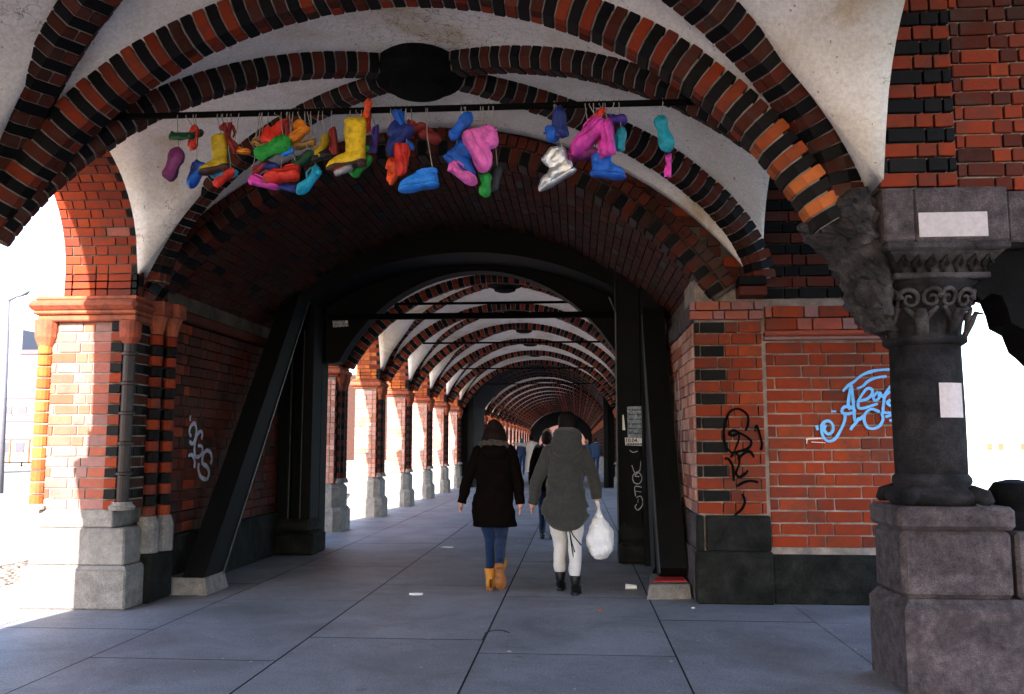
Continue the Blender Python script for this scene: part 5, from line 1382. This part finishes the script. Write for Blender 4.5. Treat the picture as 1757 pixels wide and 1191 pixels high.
# --- woman in dark parka
J = dict(elL=(-.275, .02, 1.10), wrL=(-.34, .03, .855), elR=(.235, .0, 1.10), wrR=(.262, -.03, .845), knL=(-.045, .03, .50), anL=(-.03, -.02, .12), toeL=(-.03, .15, .04),
         knR=(.06, .04, .50), anR=(.075, -.22, .28), toeR=(.08, -.18, .06), head=(0, .02, 1.57))
wa, part = person('person', (-.84, 8.95), 'woman from behind in dark parka with fur collar, blue jeans and tan boots', J)
coat = loft([((0, .0, 1.455), .075, .075), ((0, 0, 1.42), .12, .09), ((0, 0, 1.37), .19, .115), ((0, 0, 1.27), .205, .13), ((0, 0, 1.12), .19, .13), ((0, 0, 1.0), .185, .132), ((0, 0, .85), .205, .145), ((0, 0, .70), .212, .15), ((0, 0, .625), .212, .15), ((0, 0, .63), .19, .13)], 44, .036, 1, vert=True)
part(coat, 'parka', M['coat_bk'])
for s, k in ((-1, 'L'), (1, 'R')): part(sleeve(J, k, s), 'sleeve', M['coat_bk'])
fur = Acc(); pts = []
for i in range(25):
    q = 2*math.pi*i/24; pts.append((.125*math.cos(q), -.02+.095*math.sin(q), 1.425-.035*math.sin(q)+.008*math.sin(q*7)))
fur.tube(pts, [.034+.008*math.sin(i*2.3) for i in range(25)], 10)
for i in range(160):
    q = random.uniform(0, 6.28); b = Vector((.125*math.cos(q), -.02+.095*math.sin(q), 1.425-.035*math.sin(q))); dd = Vector((random.uniform(-1, 1), random.uniform(-1, 1), random.uniform(-.6, 1))).normalized()
    fur.tube([b+dd*.02, b+dd*.052], [.006, .001], 4)
part(fur, 'fur_collar', M['fur'])
part(loft([((0, -.09, 1.28), .10, .03), ((0, -.12, 1.35), .13, .05), ((0, -.10, 1.42), .12, .05), ((0, -.06, 1.46), .08, .03)], 24, .012, 5, vert=True), 'hood', M['coat_bk'])
hb = hairblob((0, .0, 1.575), .098, .105, .125, .03, 2)
for i in range(70):
    q = random.uniform(math.pi*.95, math.pi*2.05); b = Vector((.092*math.cos(q), .09*math.sin(q), 1.60)); 
    hb.tube([b, b+Vector((.012*math.cos(q), -.012, -.07)), b+Vector((.025*math.cos(q)+random.uniform(-.012, .012), -.02, -.13)), b+Vector((.02*math.cos(q)+random.uniform(-.015, .015), -.01, -.19+random.uniform(-.02, .03)))], [.014, .017, .013, .004], 5)
part(hb, 'hair', M['hair_dk'])
for s, k in ((-1, 'L'), (1, 'R')):
    kn, an = Vector(J['kn'+k]), Vector(J['an'+k])
    part(loft([((.075*s, 0, .90), .085, .09), ((.08*s, 0, .80), .092, .105), (Vector((.075*s, 0, .7)).lerp(kn, .3), .078, .085), (kn, .062, .066), (kn.lerp(an, .4), .056, .062), (an, .044, .048)], 22, .008, s), 'jeans_leg', M['denim'])
place_boot(part, (-.035, -.085, .0), (-.045, .17, .0), (0, 0, 1), .265, .13, M['bootan'], M['bootsole'], wide=.40)
place_boot(part, (.065, -.24, .285), (.085, -.17, .02), (0, .96, .25), .275, .12, M['bootan'], M['bootsole'], wide=.40)
# --- woman in grey parka
J = dict(elL=(-.285, .0, 1.10), wrL=(-.335, .04, .855), elR=(.275, .02, 1.13), wrR=(.305, .05, .91), knL=(-.065, .08, .50), anL=(-.065, .10, .12), toeL=(-.06, .26, .05),
         knR=(.085, -.02, .50), anR=(.085, -.16, .12), toeR=(.09, .0, .05), head=(.02, .06, 1.64))
wb, part = person('person', (-.115, 8.85), 'woman seen from behind in a grey hooded parka and cream trousers, carrying a white bag', J)
coat = loft([((.01, .0, 1.50), .085, .085), ((0, 0, 1.45), .13, .10), ((0, 0, 1.39), .20, .125), ((0, 0, 1.27), .205, .14), ((0, 0, 1.12), .19, .135), ((0, 0, 1.0), .19, .135), ((0, 0, .86), .222, .15), ((0, 0, .74), .232, .16), ((0, -.01, .66), .22, .165), ((0, -.03, .60), .12, .13), ((0, -.0, .62), .10, .10)], 48, .042, 9, vert=True)
for i, q in enumerate(coat.v):
    q = Vector(q); w_ = math.exp(-((q.z-1.02)/.13)**2); q.y -= .010*w_*math.sin(q.z*95+q.x*14+noise.noise(q*6)*3)*(1 if q.y < 0 else 0); coat.v[i] = tuple(q)
for i, q in enumerate(coat.v):
    q = Vector(q)
    if q.z < .80: q.z += min(.12, 1.1*q.x*q.x)*(1 if q.z < .7 else .5)
    coat.v[i] = tuple(q)
part(coat, 'parka', M['coat_gr'])
for s, k in ((-1, 'L'), (1, 'R')): part(sleeve(J, k, s, .085, .055), 'sleeve', M['coat_gr'])
part(loft([((.0, -.08, 1.30), .06, .025), ((.005, -.12, 1.36), .13, .06), ((.01, -.12, 1.44), .155, .085), ((.015, -.07, 1.53), .15, .10), ((.02, -.03, 1.59), .12, .085), ((.02, -.01, 1.615), .06, .04)], 30, .028, 4, vert=True), 'hood', M['coat_gr'])
part(hairblob((.025, .07, 1.655), .098, .11, .125, .018, 8, .05), 'hair', M['hair_bk'] if 'hair_bk' in M else plain_mat('black_hair', (.010, .006, .006), .5, .5, 60, .8, 150))
for s, k in ((-1, 'L'), (1, 'R')):
    kn, an = Vector(J['kn'+k]), Vector(J['an'+k])
    part(loft([((.08*s, 0, .90), .085, .09), ((.09*s, 0, .80), .096, .105), (Vector((.09*s, 0, .7)).lerp(kn, .3), .086, .09), (kn, .07, .075), (kn.lerp(an, .5), .062, .066), (an+Vector((0, 0, .09)), .052, .056), (an+Vector((0, 0, .06)), .044, .05)], 22, .012, s+4), 'trouser_leg', M['cream'])
place_boot(part, (-.065, .04, .0), (-.055, .29, .0), (0, 0, 1), .26, .10, M['bootbk'], M['bootbk'])
place_boot(part, (.085, -.22, .0), (.10, .03, .0), (0, 0, 1), .265, .10, M['bootbk'], M['bootbk'])
a = Acc(); a.tube([(.03, -.14, .66), (.045, -.135, .52), (.06, -.13, .42), (.075, -.13, .33)], .006, 5).tube([(.035, -.14, .64), (.07, -.15, .56), (.12, -.12, .50), (.15, -.08, .46)], .006, 5).tube([(.03, -.14, .64), (.055, -.155, .50), (.085, -.14, .40)], .005, 5)
part(a, 'drawstring', M['coat_bk'])
# plastic bag
bx, by = .300-.115+.03, 8.88
bg_ = thing('plastic_bag', (bx, by, .8), 'full white plastic carrier bag in the right hand of the woman in grey', 'bag')
bl_ = loft([((bx-.005, by, .845), .016, .02), ((bx, by, .79), .028, .03), ((bx+.0, by, .72), .055, .045), ((bx, by, .64), .105, .075), ((bx+.005, by, .54), .135, .095), ((bx+.01, by, .44), .135, .10), ((bx+.01, by, .37), .11, .085), ((bx+.005, by, .325), .07, .05), ((bx, by, .315), .03, .03)], 64, .026, 12, vert=True)
for i, q in enumerate(bl_.v):
    q = Vector(q); d_ = (q-Vector((bx, by, q.z))); k_n = abs(noise.noise(Vector((q.x*26, q.y*26, q.z*13))))*.024; bl_.v[i] = tuple(q-(d_.normalized()*k_n if d_.length > .01 else d_*0))
bl_.build('sack', [M['bag']], bg_, smooth=True)
Acc().tube([(bx-.01, by, .83), (bx-.03, by, .88), (bx-.02, by+.01, .90), (bx+.0, by, .84)], [.012, .008, .008, .012], 8).build('handle', [M['bag']], bg_, smooth=True)
# --- people farther ahead
def walker(pos, label, coat_m, leg_m, hair_m, h=1.7, hem=.75, J=None, shoe_m=None, extra=None, rot=0, w=1.0):
    s_ = h/1.70
    J = J or dict(elL=(-.23, .0, 1.10), wrL=(-.25, .05, .86), elR=(.23, .0, 1.10), wrR=(.25, .05, .86), knL=(-.08, .08, .50), anL=(-.08, .05, .12), toeL=(-.08, .2, .05), knR=(.08, .0, .50), anR=(.08, -.14, .14), toeR=(.08, .02, .05))
    t_, part = person('person', pos, label, J, s_, rot)
    part(loft([((0, 0, 1.46), .07, .07), ((0, 0, 1.42), .13*w, .09), ((0, 0, 1.37), .19*w, .115), ((0, 0, 1.25), .20*w, .13), ((0, 0, 1.05), .18*w, .13), ((0, 0, .92), .20*w, .14), ((0, 0, hem+.04), .21*w, .15), ((0, 0, hem), .21*w, .15), ((0, 0, hem+.01), .15, .12)], 26, .02, pos[1], vert=True), 'coat', coat_m)
    for s, k in ((-1, 'L'), (1, 'R')):
        part(sleeve(J, k, s), 'sleeve', coat_m); kn, an = Vector(J['kn'+k]), Vector(J['an'+k])
        part(loft([((.08*s, 0, .90), .085, .09), ((.085*s, 0, .75), .085, .095), (kn, .062, .07), (an, .05, .055)], 16, .008, s), 'trouser_leg', leg_m)
        place_boot(part, an+Vector((0, -.05, -.12 if s < 0 else -.12)), an+Vector((0, .2, -.12)), (0, 0, 1), .26, .03, shoe_m or M['bootbk'], M['bootbk'], name='shoe')
    part(hairblob((0, .0, 1.585), .088, .10, .12, .012, 3), 'hair', hair_m)
    return t_, part
walker((-.47, 13.75), 'person in a dark coat and blue jeans mostly hidden ahead of the woman in grey', M['coat_bk'], M['denim'], M['hair_dk'], 1.66)
walker((-.50, 14.9), 'ginger haired person mostly hidden behind the grey hood', M['coat_gr'], M['denim'], M['hair_gg'], 1.72)
JW = dict(elL=(-.42, .0, 1.36), wrL=(-.66, .0, 1.38), elR=(.25, .0, 1.10), wrR=(.28, .05, .86), knL=(-.08, .08, .50), anL=(-.08, .05, .12), knR=(.08, .0, .50), anR=(.08, -.14, .14))
walker((-1.72, 33.5), 'person in a long pale coat stretching the left arm out sideways, far down the arcade', M['coat_wh'], M['bootbk'], M['hair_dk'], 1.86, .42, JW, w=1.05)
walker((-2.72, 43.5), 'person in a blue plaid shirt and jeans walking far down the arcade', M['plaid'], M['denim'], M['bluej'], 1.80, .86, shoe_m=M['bootbk'])
walker((.95, 45), 'person in a pale blue jacket at the right edge far down the arcade', M['bluej'], M['denim'], M['hair_dk'], 1.85, .80)
walker((.45, 42.5), 'person in a dark jacket with a white bag far down the arcade on the right', M['bluej'], M['denim'], M['hair_gg'], 1.75, .80)

# ================================================================== surroundings
# far end of the arcade: open brick wall in the sun
fe = thing('brick_building', (-3, 92, 0), 'sunlit orange brick building closing the far end of the arcade', 'building')
Acc().box((-40, 92, -.1), (4, 100, 9)).build('wall', [M['pinkb2'] if 'pinkb2' in M else plain_mat('sunlit_brick', (.035, .010, .006), .9, .3, 3)], fe)
for i in range(10):
    for z in (1.2, 4.4):
        w_ = Acc().box((-38+i*4, 91.93, z), (-36.6+i*4, 91.99, z+2)).build('window', [M['glass']], fe)
        Acc().box((-38.1+i*4, 91.9, z-.12), (-36.5+i*4, 91.99, z-.01)).build('sill', [M['pave2']], w_)
# left: pale building across the road
pb_ = thing('apartment_building', (-44, 66, 0), 'overexposed pale building with flat roof across the road on the left', 'building')
fx0, fx1 = -54, at(84, 700, 66).x
Acc().box((fx0, 66, 0), (fx1, 80, 8.6)).build('wall', [M['facade']], pb_)
Acc().box((at(34, 600, 65.9).x, 65.9, 8.6), (fx1+.1, 80.2, 9.0), ch=.05).build('roof', [M['roofm']], pb_)
tx0, tx1 = at(10, 580, 66).x, at(32, 580, 66).x
Acc().box((tx0-2, 66.5, 8.6), (tx1, 74, 10.7)).build('roof_tower', [M['lampm']], pb_)
for z, hh in ((3.3, .10), (5.1, .10), (1.9, .08)):
    Acc().box((fx0, 65.93, z), (fx1, 65.99, z+hh)).build('cornice', [M['roofm']], pb_)
for px in (8, 33, 65): 
    for z, hh in ((.9, .8), (3.9, .6)):
        p = at(px, 770, 65.9); w_ = Acc().box((p.x-.35, 65.94, z), (p.x+.35, 65.985, z+hh)).build('window', [M['glass']], pb_)
        Acc().box((p.x-.45, 65.90, z-.1), (p.x+.45, 65.985, z-.01)).build('sill', [M['facade']], w_)
for px in (16, 49):
    p = at(px, 770, 65.9); Acc().box((p.x-.06, 65.92, 0), (p.x+.06, 65.985, 1.9)).build('pilaster', [M['terra']], pb_)
ra = thing('guard_rail', (-40, 56, 0), 'low dark railing along the far side of the left road', 'railing')
Acc().box((-60, 57.0, .28), (-20, 57.06, .36)).box((-60, 57.0, .05), (-20, 57.06, .11)).build('rail', [M['steel']], ra)
for i in range(27): Acc().box((-60+i*1.5, 56.98, 0), (-59.93+i*1.5, 57.08, .36)).build('post', [M['steel']], ra)
lm = thing('street_lamp', (-17, 25.5, 0), 'slim street lamp with an angled arm beside the left road', 'street lamp')
p0 = at(2, 800, 25.5); p1 = at(14, 516, 25.5); p2 = at(45, 503, 25.5)
Acc().tube([(p0.x, 25.5, 0), (p0.x*.5+p1.x*.5, 25.5, p1.z*.5), (p1.x, 25.5, p1.z)], [.11, .09, .06], 12).build('pole', [M['lampm']], lm, smooth=True)
Acc().tube([(p1.x, 25.5, p1.z), (p1.x*.5+p2.x*.5, 25.5, p1.z*.45+p2.z*.55+.02), (p2.x, 25.5, p2.z)], [.05, .045, .04], 10).build('arm', [M['lampm']], lm, smooth=True)
Acc().tube([(p2.x-.25, 25.5, p2.z-.12), (p2.x, 25.5, p2.z), (p2.x+.10, 25.5, p2.z+.06)], [.03, .10, .04], 12, flat=.6).build('lamp_head', [M['lampm']], lm, smooth=True)
# right: river bank with a pale building beyond
rb = thing('waterfront_building', (100, 250, 0), 'washed out pale waterfront building beyond the river on the right', 'building')
Acc().box((60, 250, -.1), (240, 280, 3)).build('wall', [M['facade']], rb)
for i in range(16):
    for q in range(2):
        Acc().box((112+i*9+q*3, 249.9, -.05+.4), (113.4+i*9+q*3, 249.98, 2.0)).build('window', [M['terra']], rb)
meta(Acc().box((40, 246, -.10), (400, 700, -.02)).build('river_bank', [M['pave2']]), kind='structure', label='pale far bank of the river')
